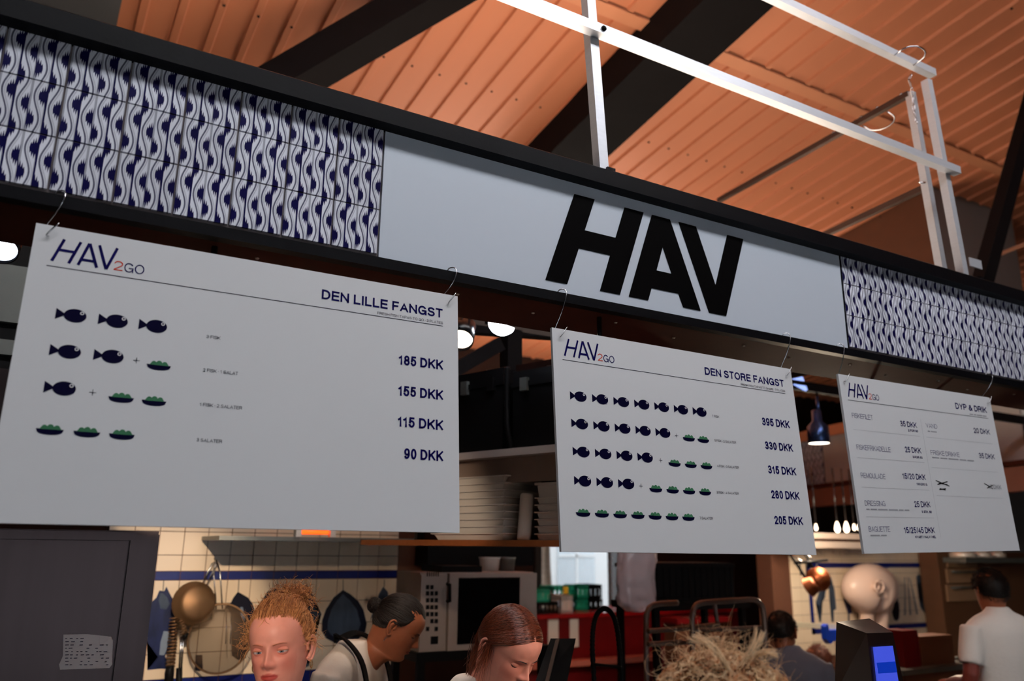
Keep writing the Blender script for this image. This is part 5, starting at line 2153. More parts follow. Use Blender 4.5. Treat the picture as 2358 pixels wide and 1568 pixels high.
for k, (px, w) in enumerate(((2232, 34), (2275, 26), (2310, 22))):
    xa, xb, za, zb = rb(px - w / 2, 1268, px + w / 2, 1285, DY - 0.2)
    b = MB()
    r_ = (xb - xa) / 2
    b.lathe([(r_, 0), (r_ * 1.02, (zb - za) * 0.5), (r_ * 0.6, (zb - za) * 0.9), (0.002, (zb - za))], Matrix.Translation(((xa + xb) / 2, DY - 0.12, za + 0.006)), 18)
    o = b.build('steel_bowl', m_lit)
    tag(o, ['widest upturned steel bowl on the shelf over the drawers', 'middle upturned steel bowl on the shelf over the drawers', 'narrowest upturned steel bowl on the shelf over the drawers'][k], 'bowl', 'upturned bowls over the drawers')
SY = 3.45
x0, x1, z0, z1 = rb(2080, 1500, 2440, 1560, SY)
sc_ = thing('prep_counter', 'steel prep counter at the far right corner', 'counter', ((x0 + x1) / 2, SY + 0.4, 0))
zt2 = at(2200, 1530, SY).z
b = MB()
b.box(x0, x1 + 1, SY, SY + 0.25, 0, zt2 - 0.03)
b.build('body', m_brown, sc_)
b = MB()
b.box(x0 - 0.05, x1 + 1, SY - 0.03, SY + 0.27, zt2 - 0.03, zt2)
b.build('top', m_steel2, sc_, bevel=0.004)
for k, (px0, px1, pyt, m) in enumerate(((2066, 2101, 1450, m_redp), (2105, 2180, 1462, m_brown), (2215, 2310, 1518, m_copper))):
    xa, xb, za, zb = rb(px0, pyt, px1, 1532, SY + 0.1)
    b = MB()
    b.box(xa, xb, SY + 0.05, SY + 0.2, zt2, zb)
    o = b.build('gastro_bin', m, bevel=0.012)
    tag(o, ['red bin on the steel counter next to the payment terminal', 'dark brown bin on the steel counter next to the red bin', 'copper coloured pan on the steel counter under the man'][k], 'bin', 'bins on the steel counter')
# ================================================================== people
def crom(P, t):
    """Catmull-Rom through rows of numbers, t in 0..1"""
    n = len(P) - 1
    s = min(t * n, n - 1e-6)
    i = int(s)
    f = s - i
    p0, p1, p2, p3 = P[max(i - 1, 0)], P[i], P[i + 1], P[min(i + 2, n)]
    return [0.5 * (2 * b + (c - a) * f + (2 * a - 5 * b + 4 * c - d) * f * f + (3 * b - a - 3 * c + d) * f ** 3) for a, b, c, d in zip(p0, p1, p2, p3)]


HEAD = [  # z, centre y, half width, front reach, back reach   (chin at z=0, face towards -y)
    (-0.120, 0.024, 0.060, 0.056, 0.056), (-0.085, 0.020, 0.053, 0.052, 0.052), (-0.050, 0.016, 0.051, 0.052, 0.054), (-0.022, 0.010, 0.052, 0.058, 0.060),
    (-0.008, 0.003, 0.050, 0.076, 0.068), (0.000, 0.000, 0.047, 0.086, 0.074), (0.012, 0.0, 0.050, 0.091, 0.078), (0.035, 0.0, 0.058, 0.091, 0.084), (0.060, 0.0, 0.065, 0.092, 0.090),
    (0.090, 0.0, 0.070, 0.092, 0.097), (0.115, 0.0, 0.073, 0.091, 0.102), (0.145, 0.0, 0.0755, 0.095, 0.104), (0.172, 0.0, 0.073, 0.090, 0.100), (0.197, 0.0, 0.062, 0.073, 0.085),
    (0.213, 0.0, 0.045, 0.050, 0.061), (0.222, 0.0, 0.026, 0.028, 0.034), (0.2255, 0.0, 0.004, 0.004, 0.005)]
EYEX, EYEZ, EYER = 0.0305, 0.113, 0.0122


def gs(v, c, s):
    return math.exp(-((v - c) / s) ** 2)


def face_push(x, z, sock=0.75):
    ax = abs(x)
    p = 0.0
    if 0.066 < z < 0.135:                                           # nose
        t = (z - 0.066) / (0.135 - 0.066)
        prof = crom([(0.0,), (0.016,), (0.0265,), (0.0205,), (0.0140,), (0.0085,), (0.0035,), (0.0,)], t)[0]
        p += prof * gs(x, 0, 0.0075 + 0.006 * gs(z, 0.080, 0.010))
    p += 0.0055 * gs(ax, 0.0125, 0.0055) * gs(z, 0.0785, 0.006)      # wings
    p -= 0.0040 * gs(ax, 0.0065, 0.0028) * gs(z, 0.0725, 0.0028)      # nostrils
    p -= sock * 0.0125 * gs(ax, EYEX, 0.0165) * gs(z, EYEZ - 0.001, 0.0105)  # sockets
    p += 0.0030 * gs(ax, 0.028, 0.022) * gs(z, 0.131, 0.0065)         # brow
    p += 0.0040 * gs(ax, 0.043, 0.020) * gs(z, 0.086, 0.018)          # cheeks
    p += 0.0060 * gs(x, 0, 0.019) * gs(z, 0.051, 0.014)               # mouth mound
    p += 0.0035 * gs(x, 0, 0.015) * gs(z, 0.0568, 0.0035)             # upper lip
    p += 0.0048 * gs(x, 0, 0.014) * gs(z, 0.0462, 0.0040)             # lower lip
    p -= 0.0042 * gs(x, 0, 0.0185) * gs(z, 0.0516, 0.0017)            # lip line
    p -= 0.0035 * gs(x, 0, 0.016) * gs(z, 0.034, 0.006)               # under the lip
    p += 0.0050 * gs(x, 0, 0.018) * gs(z, 0.016, 0.012)               # chin
    return p


def skin_mat(name, rgb, lip, blush):
    m = bpy.data.materials.new(name)
    m.use_nodes = True
    nt = m.node_tree
    bs = nt.nodes['Principled BSDF']
    at_ = nt.nodes.new('ShaderNodeAttribute')
    at_.attribute_name = 'mask'
    sp = nt.nodes.new('ShaderNodeSeparateColor')
    nt.links.new(at_.outputs['Color'], sp.inputs[0])
    nz = nt.nodes.new('ShaderNodeTexNoise')
    nz.inputs['Scale'].default_value = 60
    tc = nt.nodes.new('ShaderNodeTexCoord')
    nt.links.new(tc.outputs['Object'], nz.inputs['Vector'])
    m0 = nt.nodes.new('ShaderNodeMix')
    m0.data_type = 'RGBA'
    c = lin(rgb)
    m0.inputs['A'].default_value = (*[x * 0.92 for x in c], 1)
    m0.inputs['B'].default_value = (*[min(1, x * 1.06) for x in c], 1)
    nt.links.new(nz.outputs['Fac'], m0.inputs['Factor'])
    prev = m0
    for ch, col in (('Green', blush), ('Red', lip)):
        mm_ = nt.nodes.new('ShaderNodeMix')
        mm_.data_type = 'RGBA'
        nt.links.new(prev.outputs['Result'], mm_.inputs['A'])
        mm_.inputs['B'].default_value = (*lin(col), 1)
        nt.links.new(sp.outputs[ch], mm_.inputs['Factor'])
        prev = mm_
    nt.links.new(prev.outputs['Result'], bs.inputs['Base Color'])
    bs.inputs['Roughness'].default_value = 0.42
    bs.inputs['Specular IOR Level'].default_value = 0.35
    bs.inputs['Subsurface Weight'].default_value = 0.12
    bs.inputs['Subsurface Radius'].default_value = (0.012, 0.005, 0.003)
    return m


def hair_mat(name, c1, c2, rough=0.6):
    m = bpy.data.materials.new(name)
    m.use_nodes = True
    nt = m.node_tree
    bs = nt.nodes['Principled BSDF']
    at_ = nt.nodes.new('ShaderNodeAttribute')
    at_.attribute_name = 'tone'
    mx = nt.nodes.new('ShaderNodeMix')
    mx.data_type = 'RGBA'
    mx.inputs['A'].default_value = (*lin(c1), 1)
    mx.inputs['B'].default_value = (*lin(c2), 1)
    nt.links.new(at_.outputs['Fac'], mx.inputs['Factor'])
    nt.links.new(mx.outputs['Result'], bs.inputs['Base Color'])
    bs.inputs['Roughness'].default_value = rough
    bs.inputs['Specular IOR Level'].default_value = 0.5
    return m


def eye_mat(name, iris):
    m = bpy.data.materials.new(name)
    m.use_nodes = True
    nt = E.nt = m.node_tree
    bs = nt.nodes['Principled BSDF']
    tc = nt.nodes.new('ShaderNodeTexCoord')
    sp = nt.nodes.new('ShaderNodeSeparateXYZ')
    nt.links.new(tc.outputs['Object'], sp.inputs[0])
    x, y, z = (E(sp.outputs[k]) for k in 'XYZ')
    d = E.op('SQRT', x * x * 1.6 + z * z)
    front = y.lt(0.0)
    iri = d.lt(0.0060) * front
    pup = d.lt(0.0026) * front
    a = nt.nodes.new('ShaderNodeMix')
    a.data_type = 'RGBA'
    a.inputs['A'].default_value = (*lin((206, 190, 186)), 1)
    a.inputs['B'].default_value = (*lin(iris), 1)
    nt.links.new(iri.s, a.inputs['Factor'])
    b = nt.nodes.new('ShaderNodeMix')
    b.data_type = 'RGBA'
    nt.links.new(a.outputs['Result'], b.inputs['A'])
    b.inputs['B'].default_value = (0.004, 0.004, 0.005, 1)
    nt.links.new(pup.s, b.inputs['Factor'])
    nt.links.new(b.outputs['Result'], bs.inputs['Base Color'])
    bs.inputs['Roughness'].default_value = 0.12
    return m


def lid_cap(bm, c, r, f0, f1, n=14, k=20):
    """part of a sphere around c between the angles f0..f1 about the eye's side-to-side axis"""
    rows = []
    for i in range(n + 1):
        f = f0 + (f1 - f0) * i / n
        row = []
        for j in range(k + 1):
            a = PI * (0.02 + 0.96 * j / k)
            row.append(bm.verts.new((c[0] + 1.32 * r * math.cos(a), c[1] - r * math.sin(a) * math.cos(f), c[2] + r * math.sin(a) * math.sin(f))))
        rows.append(row)
    fs = []
    for A, B in zip(rows, rows[1:]):
        for j in range(k):
            fs.append(bm.faces.new((A[j], A[j + 1], B[j + 1], B[j])))
    return fs


def make_head(par, M, skin, iris, browm, gaze=(0, 0), up_lid=20, lo_lid=-16, seg=144, rings=150, brow_lift=0.0, feat=True, sock=0.75, rec=0.0, browr=1.0):
    """skin mesh of head and neck; M places it in the world"""
    bm = bmesh.new()
    rows = []
    for i in range(rings + 1):
        z, cy, ax, ayf, ayb = crom(HEAD, i / rings)
        row = []
        for j in range(seg):
            t = -PI + 2 * PI * j / seg
            th = t - 0.45 * math.sin(t)
            s, c = math.sin(th), math.cos(th)
            x = ax * (abs(s) ** 0.92) * (1 if s > 0 else -1)
            y = cy - (ayf if c > 0 else ayb) * (abs(c) ** 0.95) * (1 if c > 0 else -1)
            if c > 0.15 and z > -0.004 and feat:
                y -= face_push(x, z, sock) * min(1, (c - 0.15) / 0.25)
            row.append(bm.verts.new((x, y, z)))
        rows.append(row)
    for A, B in zip(rows, rows[1:]):
        for j in range(seg):
            bm.faces.new((A[j], A[(j + 1) % seg], B[(j + 1) % seg], B[j]))
    bm.faces.new(rows[0][::-1])
    bm.faces.new(rows[-1])
    ey = -0.0722 + rec
    if feat:
        for sx in (-1, 1):
            c = (sx * EYEX, ey, EYEZ)
            lid_cap(bm, c, EYER + 0.0011, math.radians(up_lid), math.radians(80))
            lid_cap(bm, c, EYER + 0.0009, math.radians(-80), math.radians(lo_lid))
    for sx in (-1, 1):                                                # ears
        c = Vector((sx * 0.073, 0.012, 0.100))
        path = [(0, -0.010, -0.022), (0.004, 0.000, -0.031), (0.009, 0.010, -0.022), (0.013, 0.017, 0.0), (0.014, 0.018, 0.018), (0.011, 0.008, 0.029), (0.006, -0.006, 0.026), (0.002, -0.011, 0.012), (0.002, -0.008, -0.004)]
        mb = MB()
        mb.bm.free()
        mb.bm = bm
        mb.tube(smooth_path([c + Vector((sx * a, b_, d)) for a, b_, d in path], 4), 0.0042, 8)
        mb.tube(smooth_path([c + Vector((sx * a, b_, d)) for a, b_, d in [(0.001, 0.0, -0.024), (0.006, 0.006, -0.010), (0.008, 0.009, 0.006), (0.007, 0.003, 0.018)]], 4), [0.006] * 13, 8)
    me = bpy.data.meshes.new('head')
    bmesh.ops.recalc_face_normals(bm, faces=bm.faces)
    bm.to_mesh(me)
    bm.free()
    ca = me.color_attributes.new('mask', 'FLOAT_COLOR', 'POINT')
    for v in me.vertices:
        x, y, z = v.co
        lip = blush = 0.0
        if y < -0.05:
            lip = max(0.0, min(1.0, (1 - (x / 0.0245) ** 2 - ((z - 0.0512) / 0.0098) ** 2) / 0.25))
            blush = 0.42 * gs(abs(x), 0.044, 0.024) * gs(z, 0.080, 0.024) + 0.5 * gs(x, 0, 0.012) * gs(z, 0.082, 0.012) + 0.35 * gs(abs(x), EYEX, 0.018) * gs(z, EYEZ, 0.014)
        ca.data[v.index].color = (lip, min(1, blush), 0, 1)
    for p in me.polygons:
        p.use_smooth = True
    o = link('head', me, skin, par, local=True)
    o.matrix_basis = par.matrix_basis.inverted() @ M
    if feat:
        em = eye_mat('iris_' + skin.name, iris)
        for sx in (-1, 1):
            b = MB()
            bmesh.ops.create_uvsphere(b.bm, u_segments=24, v_segments=16, radius=EYER)
            e = b.build('eye', em, o, local=True, smooth=True)
            e.location = (sx * EYEX, ey, EYEZ)
            e.scale = (1.27, 1, 1)
            e.rotation_euler = (math.radians(gaze[1]), 0, math.radians(gaze[0]))
            b = MB()                                                    # lash line
            lid_cap(b.bm, (sx * EYEX, ey, EYEZ), EYER + 0.0016, math.radians(up_lid - 9), math.radians(up_lid + (6 if up_lid > 0 else 10)), 3, 20)
            b.build('lashes', browm, o, local=True)
            b = MB()                                                    # brow
            pts = []
            for k in range(9):
                t = k / 8
                x = sx * (0.013 + 0.034 * t)
                z = 0.1285 + brow_lift + 0.0065 * math.sin(t * 2.3) - 0.003 * t
                yy = -0.096 - face_push(x, z) + 0.0125 * t * t + 0.0062
                pts.append((x, yy - 0.002, z))
            b.tube(smooth_path(pts, 2), [browr * (0.0019 + 0.0008 * math.sin(PI * i / 16) - 0.0015 * (i / 16)) for i in range(17)], 6)
            b.build('eyebrow', browm, o, local=True)
    return o


HC = Vector((0, 0.006, 0.128))
HR = Vector((0.079, 0.102, 0.1005))


def on_head(d, k=1.0):
    d = d.normalized()
    s = 1 / math.sqrt((d.x / HR.x) ** 2 + (d.y / HR.y) ** 2 + (d.z / HR.z) ** 2)
    return HC + d * s * k


def dir_ae(az, el):
    """az 0 = front, positive to +x; degrees"""
    az, el = math.radians(az), math.radians(el)
    return Vector((math.sin(az) * math.cos(el), -math.cos(az) * math.cos(el), math.sin(el)))


def hairline(az):
    a = abs(az)
    T = [(0, 35), (35, 33), (55, 22), (72, -2), (95, -6), (115, -34), (180, -54)]
    for (a0, e0), (a1, e1) in zip(T, T[1:]):
        if a <= a1:
            return e0 + (e1 - e0) * (a - a0) / (a1 - a0)
    return -54


def slerp(a, b, t):
    w = math.acos(max(-1, min(1, a.dot(b))))
    if w < 1e-4:
        return a
    return (a * math.sin((1 - t) * w) + b * math.sin(t * w)) / math.sin(w)


class Hair:
    def __init__(self):
        self.v, self.f, self.t = [], [], []

    def strand(self, pts, r, tone, taper=0.3):
        n = len(pts)
        base = len(self.v)
        prev = None
        for i, p in enumerate(pts):
            d = (pts[min(i + 1, n - 1)] - pts[max(i - 1, 0)])
            d = d.normalized() if d.length > 1e-9 else Vector((0, 0, 1))
            s = d.orthogonal().normalized() if prev is None else (prev - d * prev.dot(d))
            s = s.normalized() if s.length > 1e-6 else d.orthogonal().normalized()
            prev = s
            t = d.cross(s)
            rr = r * (1 - (1 - taper) * (i / (n - 1)) ** 2) * (0.35 if i == 0 else 1)
            for k in range(3):
                a = 2 * PI * k / 3
                self.v.append(p + (s * math.cos(a) + t * math.sin(a)) * rr)
                self.t.append(tone)
        for i in range(n - 1):
            for k in range(3):
                a, b_ = base + i * 3 + k, base + i * 3 + (k + 1) % 3
                self.f.append((a, b_, b_ + 3, a + 3))

    def shell(self, k=1.045, tone=0.25, n=48, m=30, amp=0.0, up=0.0):
        base = len(self.v)
        idx = {}
        for i in range(n):
            az = -180 + 360 * i / n
            lo = hairline(az) - 1 + (up if abs(az) < 100 else 0)
            for j in range(m + 1):
                el = lo + (89.5 - lo) * j / m
                d = dir_ae(az, el)
                kk = k + amp * mnoise.noise(d * 5) - 0.05 * (1 - min(1, j / 3))
                idx[i, j] = len(self.v)
                self.v.append(on_head(d, kk))
                self.t.append(max(0, min(1, tone + 0.25 * mnoise.noise(d * 14))))
        for i in range(n):
            for j in range(m):
                self.f.append((idx[i, j], idx[(i + 1) % n, j], idx[(i + 1) % n, j + 1], idx[i, j + 1]))

    def build(self, par, head, material):
        me = bpy.data.meshes.new('hair')
        me.from_pydata([tuple(p) for p in self.v], [], self.f)
        a = me.attributes.new('tone', 'FLOAT', 'POINT')
        a.data.foreach_set('value', self.t)
        for p in me.polygons:
            p.use_smooth = True
        o = link('hair', me, material, par, local=True)
        o.matrix_basis = head.matrix_basis.copy()
        return o


def rnd(a, b):
    return random.uniform(a, b)


def rv(s):
    return Vector((random.gauss(0, s), random.gauss(0, s), random.gauss(0, s)))


def limb(bm, pts, rs, seg=12):
    mb = MB()
    mb.bm.free()
    mb.bm = bm
    P2 = smooth_path(pts, 4)
    n = len(rs) - 1
    R2 = []
    for i in range(len(P2)):
        t = i / (len(P2) - 1) * n
        k = min(int(t), n - 1)
        R2.append(rs[k] + (rs[k + 1] - rs[k]) * (t - k))
    mb.tube(P2, R2, seg)


def remeshed(bm, vox, smooth=2):
    me = bpy.data.meshes.new('tmp')
    bm.to_mesh(me)
    bm.free()
    o = bpy.data.objects.new('tmp', me)
    COL.objects.link(o)
    md = o.modifiers.new('r', 'REMESH')
    md.mode = 'VOXEL'
    md.voxel_size = vox
    md.use_smooth_shade = True
    sm = o.modifiers.new('s', 'SMOOTH')
    sm.iterations = smooth * 3
    sm.factor = 0.6
    dg = bpy.context.evaluated_depsgraph_get()
    out = bpy.data.meshes.new_from_object(o.evaluated_get(dg))
    bpy.data.objects.remove(o)
    for p in out.polygons:
        p.use_smooth = True
    return out


def make_body(par, base, psi, shirt, skin, trousers, wide=0.18, lean=0.0, arm=(0.30, 0.35), short=False, collar=None):
    """clothes and arms below the neck base point; psi = heading (face towards -y turned by psi)"""
    R = Matrix.Translation(base) @ Matrix.Rotation(psi, 4, 'Z')
    zf = -base.z
    bm = bmesh.new()
    rows = []
    prof = [(0.000, 0.062, 0.058), (-0.025, 0.078, 0.066), (-0.05, wide * 0.72, 0.078), (-0.085, wide, 0.095), (-0.14, wide * 1.04, 0.112), (-0.25, wide * 0.96, 0.118), (-0.40, wide * 0.84, 0.108), (-0.52, wide * 0.92, 0.118), (-0.62, wide * 0.98, 0.125), (-0.70, wide * 0.9, 0.115)]
    for z, ax, ay in prof:
        yo = lean * z
        rows.append([bm.verts.new((ax * math.cos(2 * PI * k / 28), yo + 0.01 + ay * math.sin(2 * PI * k / 28), z)) for k in range(28)])
    for A, B in zip(rows, rows[1:]):
        for k in range(28):
            bm.faces.new((A[k], A[(k + 1) % 28], B[(k + 1) % 28], B[k]))
    bm.faces.new(rows[0][::-1])
    bm.faces.new(rows[-1])
    wrists = []
    for sx in (-1, 1):
        sh = Vector((sx * (wide - 0.015), 0.01, -0.105))
        el = Vector((sx * (wide + 0.06), 0.03, -0.105 - arm[0]))
        wr = Vector((sx * (wide - 0.02), -0.22, -0.105 - arm[1]))
        if short:
            mid = sh.lerp(el, 0.72)
            limb(bm, [sh, sh.lerp(el, 0.4), mid], [0.062, 0.066, 0.064])
        else:
            limb(bm, [sh, sh.lerp(el, 0.5), el, el.lerp(wr, 0.5), el.lerp(wr, 0.85)], [0.062, 0.058, 0.05, 0.044, 0.04])
        wrists.append((sh, el, wr))
    me = remeshed(bm, 0.012)
    o = link('shirt', me, shirt, par, local=True)
    o.matrix_basis = par.matrix_basis.inverted() @ R
    # arms and hands, one skin mesh per side
    for sx, (sh, el, wr) in zip((-1, 1), wrists):
        bm = bmesh.new()
        limb(bm, [sh.lerp(el, 0.55 if short else 0.8), el, el.lerp(wr, 0.5), wr], [0.045, 0.041, 0.038, 0.027])
        fwd = (wr - el).normalized()
        side = Vector((1, 0, 0))
        side = (side - fwd * side.dot(fwd)).normalized()
        dn = fwd.cross(side)
        if dn.z > 0:
            dn = -dn
        limb(bm, [wr, wr + fwd * 0.05, wr + fwd * 0.095], [0.026, 0.034, 0.030])
        limb(bm, [wr + fwd * 0.05 + side * 0.02, wr + fwd * 0.09 + side * 0.022], [0.020, 0.014])
        limb(bm, [wr + fwd * 0.05 - side * 0.02, wr + fwd * 0.09 - side * 0.022], [0.020, 0.014])
        for k, (off, ln) in enumerate(((-0.028, 0.062), (-0.0095, 0.075), (0.0095, 0.079), (0.028, 0.070))):
            p = wr + fwd * 0.09 + side * off * -sx
            limb(bm, [p, p + fwd * ln * 0.5 + dn * 0.012, p + fwd * ln * 0.8 + dn * 0.038, p + fwd * ln * 0.85 + dn * 0.06], [0.0095, 0.009, 0.0085, 0.007], 8)
        p = wr + fwd * 0.035 - side * sx * 0.026
        limb(bm, [p, p - side * sx * 0.028 + fwd * 0.02 + dn * 0.01, p - side * sx * 0.036 + fwd * 0.055 + dn * 0.02], [0.013, 0.011, 0.008], 8)
        me = remeshed(bm, 0.005, 1)
        ca = me.color_attributes.new('mask', 'FLOAT_COLOR', 'POINT')
        a_ = link('arm', me, skin, par, local=True)
        a_.matrix_basis = par.matrix_basis.inverted() @ R
    # trousers and shoes
    bm = bmesh.new()
    rows = []
    for z, ax, ay in ((-0.56, wide * 0.94, 0.118), (-0.66, wide, 0.13), (-0.76, wide * 0.98, 0.125), (-0.80, wide * 0.9, 0.11)):
        rows.append([bm.verts.new((ax * math.cos(2 * PI * k / 24), lean * z + 0.01 + ay * math.sin(2 * PI * k / 24), z)) for k in range(24)])
    for A, B in zip(rows, rows[1:]):
        for k in range(24):
            bm.faces.new((A[k], A[(k + 1) % 24], B[(k + 1) % 24], B[k]))
    bm.faces.new(rows[0][::-1])
    bm.faces.new(rows[-1])
    yo = lean * -0.76
    for sx in (-1, 1):
        limb(bm, [Vector((sx * 0.085, yo, -0.74)), Vector((sx * 0.095, yo - 0.01, (zf - 0.74) / 2)), Vector((sx * 0.10, yo, zf + 0.08))], [0.092, 0.066, 0.05], 14)
    me = remeshed(bm, 0.014)
    t_ = link('trousers', me, trousers, par, local=True)
    t_.matrix_basis = par.matrix_basis.inverted() @ R
    for sx in (-1, 1):
        bm = bmesh.new()
        limb(bm, [Vector((sx * 0.10, yo + 0.05, zf + 0.045)), Vector((sx * 0.10, yo - 0.05, zf + 0.045)), Vector((sx * 0.105, yo - 0.16, zf + 0.035))], [0.044, 0.046, 0.034], 12)
        limb(bm, [Vector((sx * 0.10, yo, zf + 0.10)), Vector((sx * 0.10, yo + 0.01, zf + 0.04))], [0.048, 0.046], 12)
        me = remeshed(bm, 0.012, 1)
        s_ = link('shoe', me, m_blackpl, par, local=True)
        s_.matrix_basis = par.matrix_basis.inverted() @ R
    return R


def person(label, px, py, Y, psi, pitch, roll, anchor=(0, -0.075, 0.113)):
    """root on the floor under the head; M puts the head's anchor point on the pixel"""
    p = at(px, py, Y)
    Rm = Matrix.Rotation(math.radians(psi), 4, 'Z') @ Matrix.Rotation(math.radians(pitch), 4, 'X') @ Matrix.Rotation(math.radians(roll), 4, 'Y')
    M = Matrix.Translation(p) @ Rm @ Matrix.Translation(-Vector(anchor))
    nb = M @ Vector((0, 0.022, -0.062))
    t = thing('person', label, 'person', (nb.x, nb.y, 0))
    return t, M, nb


m_skin1 = skin_mat('fair_rosy_skin', (228, 154, 134), (186, 74, 66), (214, 106, 92))
m_skin2 = skin_mat('fair_skin', (226, 152, 132), (180, 84, 78), (206, 112, 96))
m_skin3 = skin_mat('olive_skin', (172, 104, 74), (130, 60, 50), (150, 80, 58))
m_shirt = mat('white_cotton', (228, 220, 212), 0.8, noise=0.04, bump=0.15, bscale=40)
m_grey_shirt = mat('grey_blue_cotton', (112, 116, 134), 0.85, noise=0.08, bump=0.1, bscale=40)
m_black_cloth = mat('black_cloth', (16, 15, 17), 0.8, noise=0.15, spec=0.15)
m_lash = mat('brown_brow_hair', (120, 66, 44), 0.6, noise=0.1)
m_lash1 = mat('sandy_brow_hair', (176, 104, 76), 0.6, noise=0.1)
m_lashd = mat('dark_brow_hair', (24, 14, 10), 0.6, noise=0.1)
m_gold = mat('gold_ring', (226, 190, 130), 0.25, metal=1.0, noise=0.05)

# ---------- woman with ginger updo
random.seed(21)
w1, M, nb = person('ginger-haired woman with curly updo looking past the camera', 623, 1499, 2.25, -33, 4, -5)
h = make_head(w1, M, m_skin1, (112, 118, 126), m_lash1, gaze=(10, 2), up_lid=13, lo_lid=-20, browr=0.85)
H = Hair()
H.shell(1.03, 0.35, amp=0.02, up=5)
bun = dir_ae(176, 48)
for i in range(3400):
    az = rnd(-180, 180)
    el = hairline(az) + rnd(-4, 7) if random.random() < 0.6 else rnd(hairline(az), 80)
    a = dir_ae(az, el)
    lift = rnd(0.01, 0.10) * (1.4 if abs(az) < 60 else 0.8)
    ph, fr = rnd(0, 6), rnd(5, 11)
    jit = rv(0.05)
    n = 12
    pts = []
    for k in range(n):
        t = k / (n - 1)
        d = slerp(a, (bun + jit).normalized(), t * 0.93)
        p = on_head(d, 0.985 + 0.04 * min(1, t * 5) + lift * math.sin(PI * t) ** 0.8 + 0.05 * t)
        sd_ = d.cross(bun).normalized()
        pts.append(p + sd_ * 0.0035 * math.sin(fr * t + ph) + rv(0.0006))
    H.strand(pts, rnd(0.0005, 0.0010), rnd(0.1, 1))
bc = on_head(dir_ae(174, 50), 1.12)
for i in range(900):                                  # the curly bun
    d = rv(1).normalized()
    d.z = abs(d.z) * 0.9 - 0.15
    p = bc + Vector((d.x * 0.046, d.y * 0.04, d.z * 0.034))
    v = rv(1).normalized()
    pts = []
    for k in range(9):
        pts.append(p.copy())
        v = (v + rv(0.35) - (p - bc) * 6 * (1 if random.random() < 0.7 else -0.4)).normalized()
        p = p + v * 0.0085
    H.strand(pts, rnd(0.0006, 0.0012), rnd(0.0, 1))
for i in range(170):                                  # wisps at temples and ears
    sx = random.choice((-1, -1, 1))
    a = dir_ae(sx * rnd(60, 110), rnd(-12, 30))
    p = on_head(a, 1.02)
    v = (a + rv(0.5) + Vector((0, 0.2, -0.1))).normalized()
    pts = []
    ax_ = rv(1).normalized()
    for k in range(10):
        pts.append(p.copy())
        v = (Matrix.Rotation(rnd(0.1, 0.5), 3, ax_) @ v).normalized()
        p = p + v * 0.0062
    H.strand(pts, rnd(0.0004, 0.0007), rnd(0.3, 1))
for i in range(140):
    a = dir_ae(rnd(-80, 80), rnd(40, 85))
    p = on_head(a, 1.08)
    v = (a + rv(0.6)).normalized()
    pts = []
    for k in range(7):
        pts.append(p.copy())
        v = (v + rv(0.3)).normalized()
        p = p + v * 0.006
    H.strand(pts, rnd(0.0005, 0.0009), rnd(0.4, 1))
H.build(w1, h, hair_mat('ginger_hair', (142, 76, 36), (238, 172, 108)))
for sx in (-1, 1):
    b = MB()
    b.tube([Vector((sx * 0.080 + 0.0, 0.012 + 0.009 * math.sin(t), 0.058 + 0.011 * math.cos(t))) for t in [2 * PI * i / 16 for i in range(16)]], 0.0014, 6, closed=True)
    b.build('earring', m_gold, h, local=True)
make_body(w1, nb, math.radians(-20), m_shirt, m_skin1, m_black_cloth, 0.17)

# ---------- woman with brown hair looking down
random.seed(22)
w2, M, nb = person('woman with smooth reddish brown hair bowing her head', 1206, 1528, 2.14, 14, 33, 2)
h = make_head(w2, M, m_skin2, (70, 50, 40), m_lashd, gaze=(0, 40), up_lid=-30, lo_lid=-38, sock=0.35, rec=0.0032, browr=0.7)
H = Hair()
H.shell(1.045, 0.3, up=9)
for i in range(5200):
    side = random.choice((-1, 1))
    u = random.random()
    # roots along the parting, forehead to crown
    ea = 37 + 105 * u
    root = dir_ae(0, ea) if ea <= 90 else dir_ae(180, 180 - ea)
    root = (root + Vector((side * rnd(0.0, 0.05), 0, 0))).normalized()
    midd = dir_ae(side * rnd(70, 84) + side * 40 * u, rnd(4, 30) + 18 * u + rnd(-4, 4))
    if u < 0.25:
        midd = dir_ae(side * rnd(64, 78), rnd(4, 24))
    nape = dir_ae(side * rnd(140, 178), rnd(-30, -14))
    lift = rnd(0.035, 0.085)
    pts = []
    n = 15
    for k in range(n):
        t = k / (n - 1)
        d = slerp(slerp(root, midd, min(1, t * 1.25)), slerp(midd, nape, max(0, t * 1.25 - 0.1)), t ** 1.15)
        pts.append(on_head(d, 1.0 + 0.012 * min(1, t * 6) + lift * (0.5 + 0.5 * math.sin(PI * min(1, t * 1.1)))) + rv(0.0004))
    H.strand(pts, rnd(0.0006, 0.0012), rnd(0.0, 1.0), 0.6)
tie = on_head(dir_ae(180, -24), 1.04)
for i in range(260):                                  # low pony tail
    p = tie + Vector((random.gauss(0, 0.014), random.gauss(0, 0.01), random.gauss(0, 0.012)))
    pts = []
    v = Vector((random.gauss(0, 0.08), -0.05, -0.95)).normalized()
    for k in range(12):
        pts.append(p.copy())
        v = (v + Vector((random.gauss(0, 0.05), -0.12, -0.1))).normalized()
        p = p + v * 0.022
    H.strand(pts, rnd(0.0008, 0.0014), rnd(0, 0.8), 0.4)
for i in range(70):                                   # loose hairs by the ear
    a = dir_ae(rnd(-82, -100), rnd(-2, 14))
    p = on_head(a, 1.04)
    v = Vector((rnd(-0.25, 0.05), rnd(-0.35, 0.2), -1)).normalized()
    pts = []
    for k in range(10):
        pts.append(p.copy())
        v = (v + rv(0.06)).normalized()
        p = p + v * 0.013
    H.strand(pts, rnd(0.0005, 0.001), rnd(0.3, 1))
